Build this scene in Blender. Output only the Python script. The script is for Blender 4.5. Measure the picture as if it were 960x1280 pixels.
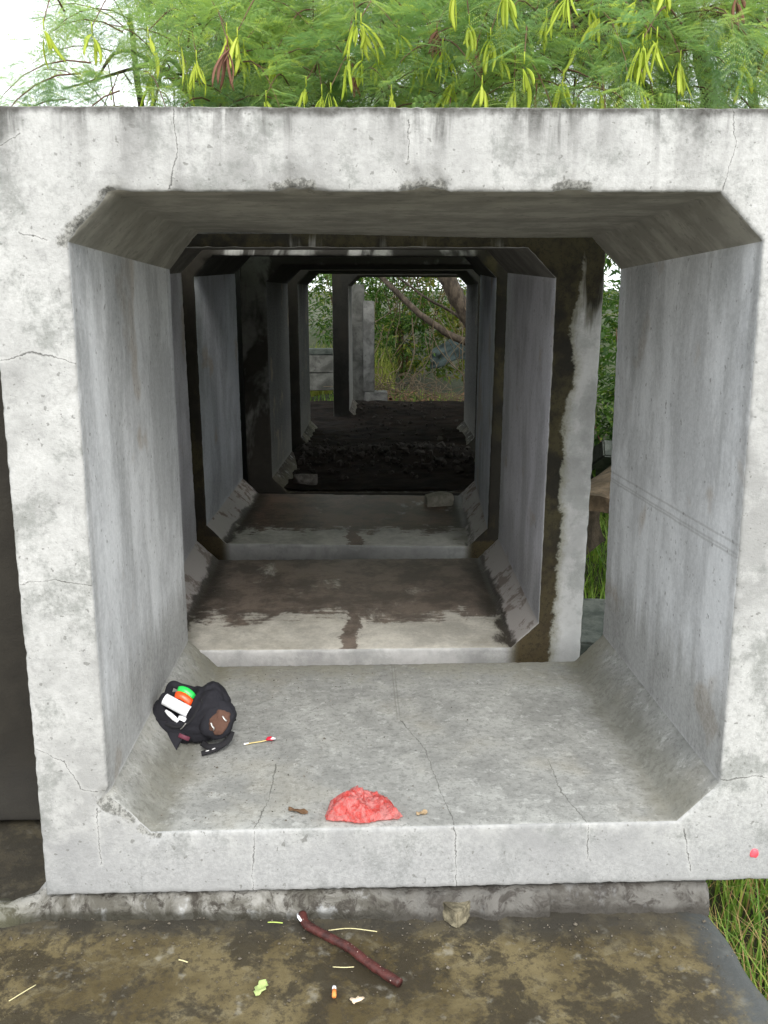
import bpy, bmesh, math, random
import numpy as np
from mathutils import Vector, Matrix, Euler, noise as mn

# ---------------------------------------------------------------- camera, light, exposure
S = bpy.context.scene
for o in list(bpy.data.objects): bpy.data.objects.remove(o)
C = S.collection
R = math.radians
cam = bpy.data.cameras.new('camera'); camo = bpy.data.objects.new('camera', cam); C.objects.link(camo)
cam.sensor_fit = 'VERTICAL'; cam.sensor_height = 24.0; cam.lens = 24.0*1129.4/1280.0
cam.clip_start = 0.05; cam.clip_end = 2000
camo.location = (0, 0, 1.83); camo.rotation_euler = (R(90-13.851), 0, 0)
S.camera = camo

SUN_EL, SUN_AZ = 43, 168            # azimuth measured clockwise from +Y: sun high behind the camera, to its right
world = bpy.data.worlds.new('World'); S.world = world; world.use_nodes = True
wn = world.node_tree; wn.nodes.clear()
sky = wn.nodes.new('ShaderNodeTexSky'); sky.sky_type = 'NISHITA'; sky.sun_disc = False
sky.sun_elevation = R(SUN_EL); sky.sun_rotation = R(SUN_AZ); sky.dust_density = 4; sky.air_density = 1.0
hs = wn.nodes.new('ShaderNodeMixRGB'); hs.inputs['Fac'].default_value = 0.74
hs.inputs['Color2'].default_value = (12.0, 12.4, 12.7, 1)      # thin bright cloud cover over the blue
wb = wn.nodes.new('ShaderNodeBackground'); wb.inputs['Strength'].default_value = 0.10
wo = wn.nodes.new('ShaderNodeOutputWorld')
wn.links.new(sky.outputs[0], hs.inputs['Color1']); wn.links.new(hs.outputs[0], wb.inputs['Color']); wn.links.new(wb.outputs[0], wo.inputs['Surface'])
sun = bpy.data.lights.new('sun', 'SUN'); sun.energy = 1.25; sun.angle = R(25); sun.color = (1, .97, .92)
suno = bpy.data.objects.new('sun', sun); C.objects.link(suno)
az = R(SUN_AZ); el = R(SUN_EL)
sd = Vector((math.sin(az)*math.cos(el), math.cos(az)*math.cos(el), math.sin(el)))
suno.rotation_euler = sd.to_track_quat('Z', 'Y').to_euler(); suno.location = (2, -4, 8)
S.view_settings.view_transform = 'Standard'; S.view_settings.look = 'None'
S.view_settings.gamma = 1; S.view_settings.exposure = 1.12
S.render.engine = 'CYCLES'
S.cycles.max_bounces = 8; S.cycles.diffuse_bounces = 3; S.cycles.transparent_max_bounces = 8

# ---------------------------------------------------------------- helpers
def tag(o, label=None, cat=None, group=None, kind=None):
    if label: o['label'] = label
    if cat: o['category'] = cat
    if group: o['group'] = group
    if kind: o['kind'] = kind
    return o
def empty(name, loc=(0,0,0), rot=(0,0,0)):
    o = bpy.data.objects.new(name, None); C.objects.link(o); o.location = loc; o.rotation_euler = rot
    o.empty_display_size = .05
    return o
def mesh_np(name, verts, faces, mats, parent=None, smooth=True, uniform=None):
    """verts (n,3) array; faces: list of lists, or (m,k) int array"""
    me = bpy.data.meshes.new(name)
    verts = np.asarray(verts, dtype=np.float32)
    if isinstance(faces, np.ndarray):
        m, k = faces.shape
        me.vertices.add(len(verts)); me.vertices.foreach_set('co', verts.ravel())
        me.loops.add(m*k); me.loops.foreach_set('vertex_index', faces.astype(np.int32).ravel())
        me.polygons.add(m); me.polygons.foreach_set('loop_start', np.arange(0, m*k, k, dtype=np.int32))
        try: me.polygons.foreach_set('loop_total', np.full(m, k, dtype=np.int32))
        except Exception: pass
        me.update(calc_edges=True)
    else:
        me.from_pydata([tuple(v) for v in verts], [], faces)
    if smooth: me.polygons.foreach_set('use_smooth', np.ones(len(me.polygons), dtype=bool))
    if not isinstance(mats, (list, tuple)): mats = [mats]
    for m_ in mats: me.materials.append(m_)
    me.update()
    o = bpy.data.objects.new(name, me); C.objects.link(o)
    if parent: o.parent = parent
    return o
class MB:
    def __init__(s): s.v = []; s.f = []
    def add(s, v, f):
        b = len(s.v); s.v += [tuple(x) for x in v]; s.f += [tuple(i+b for i in q) for q in f]
    def tube(s, pts, rad, n=8, flat=1.0, cap=True, up=Vector((0,0,1))):
        pts = [Vector(p) for p in pts]
        if not isinstance(rad, (list, tuple)): rad = [rad]*len(pts)
        b = len(s.v); prev = None
        for i, p in enumerate(pts):
            t = (pts[min(i+1, len(pts)-1)] - pts[max(i-1, 0)])
            t = t.normalized() if t.length > 1e-9 else Vector((0,0,1))
            a = prev if prev is not None else (up.cross(t) if abs(up.dot(t)) < .95 else Vector((1,0,0)).cross(t))
            a = (a - t*a.dot(t)).normalized(); prev = a; c = t.cross(a)
            for k in range(n):
                th = 2*math.pi*k/n
                s.v.append(tuple(p + a*math.cos(th)*rad[i] + c*math.sin(th)*rad[i]*flat))
        for i in range(len(pts)-1):
            for k in range(n):
                s.f.append((b+i*n+k, b+i*n+(k+1)%n, b+(i+1)*n+(k+1)%n, b+(i+1)*n+k))
        if cap:
            s.f.append(tuple(b+k for k in range(n))[::-1]); e = b+(len(pts)-1)*n
            s.f.append(tuple(e+k for k in range(n)))
    def build(s, name, mat, parent=None, smooth=True):
        return mesh_np(name, np.array(s.v), s.f, mat, parent, smooth)
def sstep(a, b, x): 
    t = np.clip((x-a)/(b-a), 0, 1); return t*t*(3-2*t)
def fnoise(P, scale, oct=3):
    out = np.empty(len(P))
    for i, p in enumerate(P):
        out[i] = mn.fractal(Vector(p)*scale, 1.0, 2.0, oct)
    return out

# ---------------------------------------------------------------- node helper
class NT:
    def __init__(s, name):
        s.m = bpy.data.materials.new(name); s.m.use_nodes = True; s.t = s.m.node_tree; s.t.nodes.clear()
        s.out = s.t.nodes.new('ShaderNodeOutputMaterial'); s._tc = None; s._g = None
    def put(s, sock, v):
        if v is None: return
        if isinstance(v, bpy.types.NodeSocket): s.t.links.new(v, sock)
        elif isinstance(v, (tuple, list)):
            if sock.type == 'RGBA' and len(v) == 3: v = (*v, 1)
            sock.default_value = v
        else:
            sock.default_value = v
    def M(s, op, a, b=None, c=None, clamp=False):
        n = s.t.nodes.new('ShaderNodeMath'); n.operation = op; n.use_clamp = clamp
        s.put(n.inputs[0], a); s.put(n.inputs[1], b); s.put(n.inputs[2], c); return n.outputs[0]
    def V(s, op, a, b=None, sc=None):
        n = s.t.nodes.new('ShaderNodeVectorMath'); n.operation = op
        s.put(n.inputs[0], a); s.put(n.inputs[1], b)
        if sc is not None: s.put(n.inputs['Scale'], sc)
        return n.outputs['Value'] if op in ('DOT_PRODUCT','LENGTH','DISTANCE') else n.outputs['Vector']
    def P(s):
        if not s._tc: s._tc = s.t.nodes.new('ShaderNodeTexCoord')
        return s._tc.outputs['Object']
    def N(s):
        if not s._g: s._g = s.t.nodes.new('ShaderNodeNewGeometry')
        return s._g.outputs['Normal']
    def sep(s, v):
        n = s.t.nodes.new('ShaderNodeSeparateXYZ'); s.put(n.inputs[0], v); return n.outputs
    def comb(s, x, y, z):
        n = s.t.nodes.new('ShaderNodeCombineXYZ'); s.put(n.inputs[0], x); s.put(n.inputs[1], y); s.put(n.inputs[2], z); return n.outputs[0]
    def noise(s, v, scale, detail=4, rough=.55, dist=0, col=False):
        n = s.t.nodes.new('ShaderNodeTexNoise'); s.put(n.inputs['Vector'], v); s.put(n.inputs['Scale'], scale)
        n.inputs['Detail'].default_value = detail; n.inputs['Roughness'].default_value = rough; n.inputs['Distortion'].default_value = dist
        return n.outputs['Color' if col else 'Fac']
    def voro(s, v, scale, feature='F1'):
        n = s.t.nodes.new('ShaderNodeTexVoronoi'); n.feature = feature; s.put(n.inputs['Vector'], v); s.put(n.inputs['Scale'], scale); return n
    def step(s, a, b, x):        # smooth 0..1 from a to b (a may exceed b)
        n = s.t.nodes.new('ShaderNodeMapRange'); n.interpolation_type = 'SMOOTHSTEP'
        inv = a > b
        lo, hi = (b, a) if inv else (a, b)
        s.put(n.inputs['Value'], x); n.inputs['From Min'].default_value = lo; n.inputs['From Max'].default_value = hi
        n.inputs['To Min'].default_value = 1 if inv else 0; n.inputs['To Max'].default_value = 0 if inv else 1
        return n.outputs[0]
    def mix(s, f, a, b, mode='MIX'):
        n = s.t.nodes.new('ShaderNodeMixRGB'); n.blend_type = mode; s.put(n.inputs[0], f); s.put(n.inputs[1], a); s.put(n.inputs[2], b); return n.outputs[0]
    def bump(s, h, strength=.3, dist=.01, normal=None):
        n = s.t.nodes.new('ShaderNodeBump'); n.inputs['Strength'].default_value = strength; n.inputs['Distance'].default_value = dist
        s.put(n.inputs['Height'], h); s.put(n.inputs['Normal'], normal); return n.outputs[0]
    def pbr(s, col, rough=.8, normal=None, spec=.3, metal=0, trans=None, **kw):
        n = s.t.nodes.new('ShaderNodeBsdfPrincipled'); s.put(n.inputs['Base Color'], col); s.put(n.inputs['Roughness'], rough)
        s.put(n.inputs['Normal'], normal); s.put(n.inputs['Specular IOR Level'], spec); s.put(n.inputs['Metallic'], metal)
        for k, v in kw.items(): s.put(n.inputs[k.replace('_', ' ')], v)
        s.bs = n
        s.t.links.new(n.outputs[0], s.out.inputs['Surface']); return s.m
    def polyline(s, uvw, lines, jitter):
        """distance to hand-placed polylines; uvw is a 3-vector with the unused axis zero"""
        j = s.noise(uvw, 16, 5, .75, col=True)
        p = s.V('ADD', uvw, s.V('SCALE', s.V('SUBTRACT', j, (.5,.5,.5)), sc=jitter))
        p = s.V('MULTIPLY', p, (1,1,0))
        d = None
        for L in lines:
            for a, b in zip(L[:-1], L[1:]):
                ba = (b[0]-a[0], b[1]-a[1], 0); q = ba[0]**2+ba[1]**2
                pa = s.V('SUBTRACT', p, (a[0], a[1], 0))
                h = s.M('DIVIDE', s.V('DOT_PRODUCT', pa, ba), q, clamp=True)
                dd = s.V('DISTANCE', pa, s.V('SCALE', ba, sc=h))
                d = dd if d is None else s.M('MINIMUM', d, dd)
        return d

W, H, CH, L, T = 1.8, 1.788, 0.1215, 1.3077, 0.2039      # box culvert unit
w2 = W/2

# ---------------------------------------------------------------- concrete (one material for each kind of surface of a culvert)
def concrete(name, face=(.47,.475,.465), wall=(.36,.375,.385), ceil=(.27,.265,.22), floor=(.33,.33,.30), seed=0,
             streak=1.0, cracks_face=None, cracks_floor=None, spalls=None, algae=None, algae_cover=0., mud_from=None, mud_col=(.155,.122,.098),
             near=False, grime=1.0, floor_speck=1.0):
    out = []
    for part in ('front', 'wall', 'ceil', 'floor'):
        s = NT(name+'_'+part); P0 = s.P(); P = s.V('ADD', P0, (seed*3.7, seed*1.9, seed*.7)) if seed else P0
        x, y, z = s.sep(P0)
        mid = s.noise(P, 7, 5, .66); fine = s.noise(P, 75, 3, .75)
        rough = .86; bscale, bstr = 24, .6
        if part == 'wall':
            vs = s.noise(s.V('MULTIPLY', P, (7, 7, .5)), 1, 5, .62, .4)
            cl = s.noise(s.V('MULTIPLY', P, (1, 1.5, .65)), 2.3, 6, .68, .25)
            c = s.mix(s.step(.40, .60, cl), tuple(k*.74 for k in wall), tuple(k*1.10 for k in wall))
            c = s.mix(s.M('MULTIPLY', s.step(.42, .66, vs), .22), c, tuple(k*1.18 for k in wall))
            c = s.mix(s.M('MULTIPLY', s.step(.52, .64, s.noise(s.V('MULTIPLY', P, (16, 16, .8)), 1, 4, .65, .15)), .11), c, tuple(k*.58 for k in wall))
            c = s.mix(s.M('MULTIPLY', s.step(.61, .68, s.noise(P, 2.6, 3, .55)), .45), c, (.34, .255, .16))
            if near:
                wet = s.step(.52, .60, s.M('ADD', s.noise(s.V('MULTIPLY', P, (3.3, 3.3, .55)), 1, 4, .6, .2), s.M('MULTIPLY', s.M('SUBTRACT', z, 1.25), .16)))
                c = s.mix(s.M('MULTIPLY', wet, .42), c, (.26, .27, .27))
                scf = s.step(.60, .66, s.noise(s.V('MULTIPLY', P, (40, 40, 9)), 1, 4, .75, .3))
                c = s.mix(s.M('MULTIPLY', scf, .55), c, (.70, .71, .71))
                c = s.mix(s.M('MULTIPLY', s.M('SUBTRACT', 1, s.step(.02, .05, s.M('ADD', y, s.M('MULTIPLY', mid, -.02)))), .35), c, (.22,.22,.21))
                right = s.step(0, .1, x)
                zz = s.M('ADD', z, s.M('MULTIPLY', mid, .008))
                for z0 in (.850, .822, .812):
                    r = s.M('MULTIPLY', s.step(.006, .001, s.M('ABSOLUTE', s.M('SUBTRACT', zz, z0))), right)
                    c = s.mix(s.M('MULTIPLY', r, .4), c, (.24,.24,.23))
            lowz = s.step(.34, .12, s.M('ADD', z, s.M('MULTIPLY', s.noise(s.V('MULTIPLY', P, (26, 26, 1.4)), 1, 3, .6), -.30)))
            c = s.mix(s.M('MULTIPLY', lowz, .55*grime), c, (.15, .145, .12))
            pit = s.step(.68, .72, s.noise(P, 44, 2, .5)); c = s.mix(s.M('MULTIPLY', pit, .55), c, (.14,.14,.13))
            c = s.mix(.12, c, s.mix(s.step(.4, .6, fine), (.15,.15,.15), (.75,.75,.75)))
            bstr = .35
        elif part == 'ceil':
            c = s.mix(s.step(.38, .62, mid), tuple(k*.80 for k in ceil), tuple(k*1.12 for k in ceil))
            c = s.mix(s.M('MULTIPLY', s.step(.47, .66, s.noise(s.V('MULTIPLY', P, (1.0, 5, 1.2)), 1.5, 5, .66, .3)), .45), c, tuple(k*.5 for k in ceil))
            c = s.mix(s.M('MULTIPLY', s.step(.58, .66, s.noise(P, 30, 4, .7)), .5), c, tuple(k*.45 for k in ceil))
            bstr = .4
        elif part == 'floor':
            fm = s.noise(P, 4.5, 7, .74, .1)
            c = s.mix(s.step(.36, .64, fm), tuple(k*.76 for k in floor), tuple(k*1.15 for k in floor))
            c = s.mix(s.M('MULTIPLY', s.step(.50, .60, s.noise(P, 44, 4, .85)), .50*floor_speck), c, tuple(k*.42 for k in floor))
            c = s.mix(s.M('MULTIPLY', s.step(.54, .66, s.noise(P, 17, 5, .78, .2)), .45*floor_speck), c, (.54, .55, .53))
            c = s.mix(s.M('MULTIPLY', s.step(.50, .66, s.noise(P, 2.1, 4, .62)), .32), c, (.25, .228, .17))
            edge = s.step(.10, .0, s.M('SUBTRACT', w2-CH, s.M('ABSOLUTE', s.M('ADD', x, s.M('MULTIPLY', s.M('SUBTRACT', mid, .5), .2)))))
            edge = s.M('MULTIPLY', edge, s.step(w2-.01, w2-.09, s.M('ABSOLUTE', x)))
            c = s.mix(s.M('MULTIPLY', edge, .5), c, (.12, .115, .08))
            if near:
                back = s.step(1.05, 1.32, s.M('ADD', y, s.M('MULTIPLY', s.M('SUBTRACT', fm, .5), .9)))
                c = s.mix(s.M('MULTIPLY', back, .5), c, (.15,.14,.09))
                for xx in (-.022, -.011):
                    r = s.M('MULTIPLY', s.step(.004, .001, s.M('ABSOLUTE', s.M('SUBTRACT', s.M('ADD', x, s.M('MULTIPLY', mid, .006)), xx))), s.step(.72, .80, y))
                    c = s.mix(s.M('MULTIPLY', r, .5), c, (.16,.16,.14))
            if cracks_floor:
                d = s.polyline(s.comb(x, y, 0), cracks_floor, .035)
                k = s.M('SUBTRACT', 1, s.M('DIVIDE', d, s.M('MULTIPLY', s.M('POWER', s.noise(P, 9, 2, .5), 2.2), .0105), clamp=True))
                c = s.mix(s.M('MULTIPLY', k, .85), c, (.05,.05,.04))
            if mud_from is not None:
                m1 = s.noise(s.V('MULTIPLY', P, (1.5, 1.0, 1)), 2.4, 7, .72, .4)
                m2 = s.noise(s.V('MULTIPLY', P, (.7, 3.2, 1)), 8, 6, .74, .4)
                yy = s.M('ADD', y, s.M('ADD', s.M('MULTIPLY', s.M('SUBTRACT', m1, .5), .95), s.M('MULTIPLY', s.M('SUBTRACT', m2, .5), .65)))
                mm = s.step(mud_from-.07, mud_from+.04, yy)
                run = s.step(.05, .035, s.M('ABSOLUTE', s.M('ADD', s.M('ADD', x, -.03), s.M('MULTIPLY', s.M('SUBTRACT', m1, .5), .35))))
                ax_ = s.M('ABSOLUTE', x)
                sidep = s.step(w2-.16, w2-.12, s.M('ADD', ax_, s.M('MULTIPLY', s.M('SUBTRACT', m1, .5), .45)))
                mm = s.M('MAXIMUM', mm, s.M('MAXIMUM', run, sidep))
                lowr = s.step(.035, .015, s.M('ADD', z, s.M('MULTIPLY', s.M('SUBTRACT', m1, .5), .16)))
                dirt = s.M('MULTIPLY', s.step(.53, .60, s.noise(s.V('MULTIPLY', P, (2, 2.2, 2)), 3, 6, .75, .3)), s.step(.0, .03, z))
                c = s.mix(s.step(.0, .02, z), c, (.40,.375,.355)); c = s.mix(s.M('MULTIPLY', dirt, .7), c, mud_col)
                mm = s.M('MULTIPLY', mm, lowr)
                mc = s.mix(s.step(.40, .60, fm), tuple(k*.65 for k in mud_col), tuple(k*1.3 for k in mud_col))
                mc = s.mix(s.M('MULTIPLY', s.step(w2-.26, w2-.13, s.M('ADD', ax_, s.M('MULTIPLY', s.M('SUBTRACT', m1, .5), .3))), .85), mc, (.020,.016,.011))
                c = s.mix(s.M('MULTIPLY', mm, .94), c, mc)
                rough = s.M('SUBTRACT', .86, s.M('MULTIPLY', mm, .45))
        else:
            ny = s.sep(s.N())[1]
            m_front = s.step(-.45, -.7, ny)
            big = s.noise(P, 1.6, 5, .6, .2)
            c = s.mix(s.step(.38, .60, big), tuple(k*.74 for k in face), tuple(k*1.12 for k in face))
            c = s.mix(s.M('MULTIPLY', s.step(.43, .60, mid), .5), c, tuple(k*1.25 for k in face))
            c = s.mix(s.M('MULTIPLY', s.step(.50, .62, s.noise(P, 3.4, 7, .76, .15)), .75*grime), c, (face[0]*.52, face[1]*.54, face[2]*.52))
            c = s.mix(s.M('MULTIPLY', s.step(.51, .64, s.noise(P, 20, 5, .82)), .34*grime), c, tuple(k*.52 for k in face))
            low = s.step(.12, -.12, s.M('ADD', z, s.M('MULTIPLY', s.M('SUBTRACT', mid, .5), .35)))
            c = s.mix(s.M('MULTIPLY', low, .62*grime), c, (.24, .245, .25))
            zt = s.M('SUBTRACT', H+T, z)
            st = s.noise(s.comb(s.M('MULTIPLY', s.M('ADD', x, seed*2.3), 12), 0, s.M('MULTIPLY', z, 1.0)), 1, 5, .66, .35)
            stw = s.noise(s.comb(s.M('MULTIPLY', s.M('ADD', x, seed*2.3+5), 4), 0, s.M('MULTIPLY', z, 1.2)), 1, 4, .65, .2)
            if streak:
                ztj = s.M('ADD', zt, s.M('MULTIPLY', s.M('SUBTRACT', stw, .5), .45))
                c = s.mix(s.M('MULTIPLY', s.M('MULTIPLY', s.step(.44, .62, st), s.step(.30, -.04, ztj)), .62*streak), c, (.15, .15, .145))
                c = s.mix(s.M('MULTIPLY', s.M('MULTIPLY', s.step(.48, .60, st), s.step(.08, .0, ztj)), .6*streak), c, (.045, .045, .04))
                c = s.mix(s.M('MULTIPLY', s.step(.026, .004, s.M('ADD', zt, s.M('MULTIPLY', s.M('SUBTRACT', mid, .5), .06))), .9*streak), c, (.035, .033, .028))
            outer = s.M('MAXIMUM', s.step(w2+T-.012, w2+T-.004, s.M('ABSOLUTE', x)), s.step(H+T-.012, H+T-.004, z))
            outer = s.M('MULTIPLY', outer, s.step(-.75, -.5, ny))
            c = s.mix(outer, c, s.mix(s.step(.4, .62, mid), (.07,.07,.05), (.20,.20,.17)))
            if near:
                v = s.voro(s.V('ADD', P, s.V('SCALE', s.noise(P, 22, 2, .6, col=True), sc=.06)), 13)
                rnd = s.sep(v.outputs['Color'])[0]
                hole = s.M('MULTIPLY', s.M('LESS_THAN', s.M('ADD', v.outputs['Distance'], s.M('MULTIPLY', rnd, .3)), .13), s.step(.36, .30, rnd))
                hole = s.M('MAXIMUM', hole, s.step(.66, .70, s.noise(P, 52, 2, .5)))
                c = s.mix(s.M('MULTIPLY', hole, .62), c, (.12,.12,.11))
                c = s.mix(s.M('MULTIPLY', s.step(.35, .65, big), .11), c, s.mix(s.step(.40, .60, fine), (.10,.10,.09), (.64,.65,.64)))
            if spalls:
                d = s.polyline(s.comb(x, z, 0), spalls, .05)
                k = s.M('MULTIPLY', s.step(.024, .014, s.M('ADD', d, s.M('MULTIPLY', s.M('SUBTRACT', mid, .5), .06))), m_front)
                c = s.mix(s.M('MULTIPLY', k, .8), c, s.mix(s.step(.40, .60, fine), (.07,.07,.06), (.26,.26,.24)))
            if cracks_face:
                d = s.polyline(s.comb(x, z, 0), cracks_face, .032)
                k = s.M('MULTIPLY', s.M('SUBTRACT', 1, s.M('DIVIDE', d, s.M('MULTIPLY', s.M('POWER', s.noise(P, 9, 2, .5), 2.2), .0095), clamp=True)), m_front)
                c = s.mix(s.M('MULTIPLY', s.M('MULTIPLY', s.step(.012, .002, d), m_front), .15), c, (.62,.62,.60))
                c = s.mix(s.M('MULTIPLY', k, .9), c, (.05,.05,.045))
            if algae is not None:
                fr_, ztop = algae
                ax_ = s.M('ABSOLUTE', x); side = s.step(w2-.16, w2-.08, ax_)
                d_in = s.M('DIVIDE', s.M('SUBTRACT', ax_, w2), T)
                wob = s.M('ADD', s.M('MULTIPLY', s.M('SUBTRACT', s.noise(P, 3.4, 6, .72, .2), .5), 1.0), s.M('MULTIPLY', s.M('SUBTRACT', 1.0, z), .12))
                e = s.M('ADD', d_in, wob)
                a1 = s.M('MULTIPLY', side, s.step(fr_+.04, fr_-.04, e))
                a2 = s.step(ztop-.14, ztop+.10, s.M('ADD', z, s.M('ADD', s.M('MULTIPLY', s.M('SUBTRACT', stw, .5), 1.2), s.M('MULTIPLY', s.M('SUBTRACT', st, .5), .9))))
                rimg = s.M('MULTIPLY', side, s.step(fr_+.24, fr_-.02, e))
                a = s.M('MULTIPLY', s.M('MAXIMUM', a1, a2), m_front); rg = s.M('MULTIPLY', s.M('MAXIMUM', rimg, a2), m_front)
                c = s.mix(s.M('MULTIPLY', rg, .6), c, (.12,.115,.04))
                ac = s.mix(s.step(.40, .60, mid), (.014,.012,.008), (.050,.042,.018))
                ac = s.mix(s.M('MULTIPLY', s.step(.9, .1, s.M('ADD', z, s.M('MULTIPLY', mid, .4))), .6), ac, (.075,.052,.024))
                ac = s.mix(s.M('MULTIPLY', s.step(.52, .62, fine), .5), ac, (.006,.006,.005))
                c = s.mix(s.M('MULTIPLY', a, .96), c, ac)
            if algae_cover > 0:
                n = s.M('ADD', s.noise(s.V('MULTIPLY', P, (1.6, 1.6, .8)), 1.7, 5, .6, .6), s.M('MULTIPLY', s.step(.06, -.02, z), .3 if mud_from is not None else 0.0))
                c = s.mix(s.M('MULTIPLY', s.step(algae_cover+.06, algae_cover-.02, n), .95), c, s.mix(mid, (.010,.009,.008), (.04,.036,.028)))
        nrm = s.bump(s.noise(P, bscale, 5, .8), bstr, .006)
        out.append(s.pbr(c, rough, nrm, .25))
    return out

def culvert_mesh(name, mat, res=.03, seed=0, chips=(), rough=1.0, deform=None):
    rnd = random.Random(seed)
    key = [(-w2,H-CH),(-w2+CH,H),(w2-CH,H),(w2,H-CH),(w2,CH),(w2-CH,0),(-w2+CH,0),(-w2,CH)]
    zc = H/2; wo = w2+T; ho = H/2+T
    pts = []; cnt = []
    for i in range(8):
        a = np.array(key[i]); b = np.array(key[(i+1)%8]); d = np.linalg.norm(b-a)
        fr = list(np.arange(0, 1, 1/max(2, round(d/res))))
        if i in (0, 2, 4, 6) : pass
        # make sure there is a sample that maps onto the outer corner
        f = lambda t: abs(abs((a+(b-a)*t)[0])/wo - abs((a+(b-a)*t)[1]-zc)/ho)
        ts = np.linspace(0, 1, 400); k = ts[np.argmin([f(t) for t in ts])]
        if f(k) < .02 and d < .3: 
            fr = [t for t in fr if abs(t-k) > .35*res/d or t == 0]+[k]; fr.sort()
        pts += [a+(b-a)*t for t in fr]; cnt.append(len(fr))
    segi = np.concatenate([[k]*c_ for k, c_ in enumerate(cnt)])
    inn = np.array(pts); n = len(inn)
    sc = 1/np.maximum(np.abs(inn[:,0])/wo, np.abs(inn[:,1]-zc)/ho)
    out = np.stack([inn[:,0]*sc, (inn[:,1]-zc)*sc+zc], 1)
    e = .006
    near = [0, .35*e, e, 2.5*e, .03, .05]
    rad = sorted(set([0, .03, .08, .15, .25]+list(np.linspace(.25, .92, max(3, int(.16/res))))+[.97, 1]))
    ys = [e, 2.5*e, .035, .06]+list(np.arange(.06+res*1.5, L-.06, res*1.5))+[L-.035, L-2.5*e, L-e]
    loop = []   # (radial fraction, y)
    for y_ in ys: loop.append((0, y_))
    loop.append((.012, L-.0015))
    loop += [(r_, L) for r_ in rad if .02 < r_ < .98]
    loop.append((.988, L-.0015))
    for y_ in ys[::-1]: loop.append((1, y_))
    loop.append((.988, .0015))
    loop += [(r_, 0) for r_ in rad[::-1] if .02 < r_ < .98]
    loop.append((.012, .0015))
    m = len(loop)
    V = np.zeros((n, m, 3))
    for j, (r_, y_) in enumerate(loop):
        q = inn*(1-r_)+out*r_
        V[:, j, 0] = q[:, 0]; V[:, j, 1] = y_; V[:, j, 2] = q[:, 1]
    Vf = V.reshape(-1, 3)
    # worn arrises: noise that is strong near edges
    fr = np.array([l[0] for l in loop]); yy = np.array([l[1] for l in loop])
    edge_w = np.zeros(m)
    for j in range(m):
        di = min(math.hypot(fr[j]*T, yy[j]), math.hypot(fr[j]*T, L-yy[j]), math.hypot((1-fr[j])*T, yy[j]), math.hypot((1-fr[j])*T, L-yy[j]))
        edge_w[j] = math.exp(-di/.012)
    ew = np.tile(edge_w, n)
    nz1 = fnoise(Vf+seed*7.1, 26, 3); nz2 = fnoise(Vf+seed*3.3+9, 2.2, 2)
    cen = np.stack([np.zeros(len(Vf)), np.full(len(Vf), L/2), np.full(len(Vf), zc)], 1)
    # direction from edge into the solid body: y toward the middle, radially toward mid-wall
    frv = np.tile(fr, n); rd = np.repeat(out-inn, m, 0); rd /= np.linalg.norm(rd, axis=1)[:, None]
    into = np.zeros_like(Vf)
    s_r = np.where(frv < .5, 1.0, -1.0)
    into[:, 0] = rd[:, 0]*s_r; into[:, 2] = rd[:, 1]*s_r; into[:, 1] = np.where(Vf[:, 1] < L/2, 1, -1)
    Vn = Vf + into*(ew*(np.abs(nz1)*.006*rough + .0006))[:, None]
    Vn[:, 1] += nz2*.0025*(np.abs(Vf[:, 1]-L/2) > L/2-.02)
    wallin = (frv == 0)
    for cx, cz, rr, dep in chips:
        d = np.sqrt((Vf[:, 0]-cx)**2+(Vf[:, 2]-cz)**2+(Vf[:, 1]*1.2)**2)
        k = np.clip(1-d/(rr*(1+.45*nz1)), 0, 1)**.7
        Vn += into*(k*dep*(1+.7*nz1))[:, None]
    Vn[:, 0] += fnoise(Vf+3, .9, 1)*.003; 
    if deform is not None: Vn = deform(Vn, Vf)
    F = []
    ii = np.arange(n); jj = np.arange(m)
    I, J = np.meshgrid(ii, jj, indexing='ij')
    a = (I*m+J).ravel(); b = (I*m+(J+1)%m).ravel(); c = (((I+1)%n)*m+(J+1)%m).ravel(); d = (((I+1)%n)*m+J).ravel()
    F = np.stack([a, b, c, d], 1)
    o = mesh_np(name, Vn, F, mat)
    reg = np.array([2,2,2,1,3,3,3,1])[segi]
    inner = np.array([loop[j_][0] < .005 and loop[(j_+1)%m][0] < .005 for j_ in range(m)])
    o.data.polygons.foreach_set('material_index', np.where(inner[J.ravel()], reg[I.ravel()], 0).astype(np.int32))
    return o

FC = [[(-0.617,1.99),(-0.611,1.882),(-0.634,1.796)],[(0.796,1.99),(0.806,1.906),(0.784,1.794)],
 [(-1.093,0.272),(-1.016,0.233),(-0.977,0.145),(-0.909,0.131)],[(-0.483,-0.007),(-0.492,-0.205)],[(0.112,0.002),(0.12,-0.206)],
 [(0.512,-0.006),(0.512,-0.12)],[(0.802,-0.02),(0.829,-0.168)],[(-0.935,0.08),(-0.936,-0.101)],[(-0.026,1.96),(-0.032,1.865)],
 [(-1.05,1.899),(-0.999,1.928)],[(-1.097,1.368),(-1.013,1.389),(-0.891,1.357)],[(-1.019,1.689),(-0.95,1.67)],
 [(-1.1,.76),(-1.0,.775),(-.905,.75)],[(.905,.13),(1.0,.145),(1.1,.12)]]
FL = [[(-0.45,0.404),(-0.455,0.169),(-0.482,0.0)],[(-0.014,0.734),(0.059,0.504),(0.082,0.277),(0.114,0.0)],
 [(0.476,0.401),(0.469,0.187),(0.511,-0.002)]]
SP = [[(-.905,1.668),(-.86,1.715),(-.785,1.79)],[(-.36,1.795),(-.28,1.80)],[(-.03,1.795),(.05,1.80)],[(.355,1.795),(.42,1.798)],[(-.90,.09),(-.84,.05)],[(-.80,.012),(-.77,.0)]]
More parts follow.
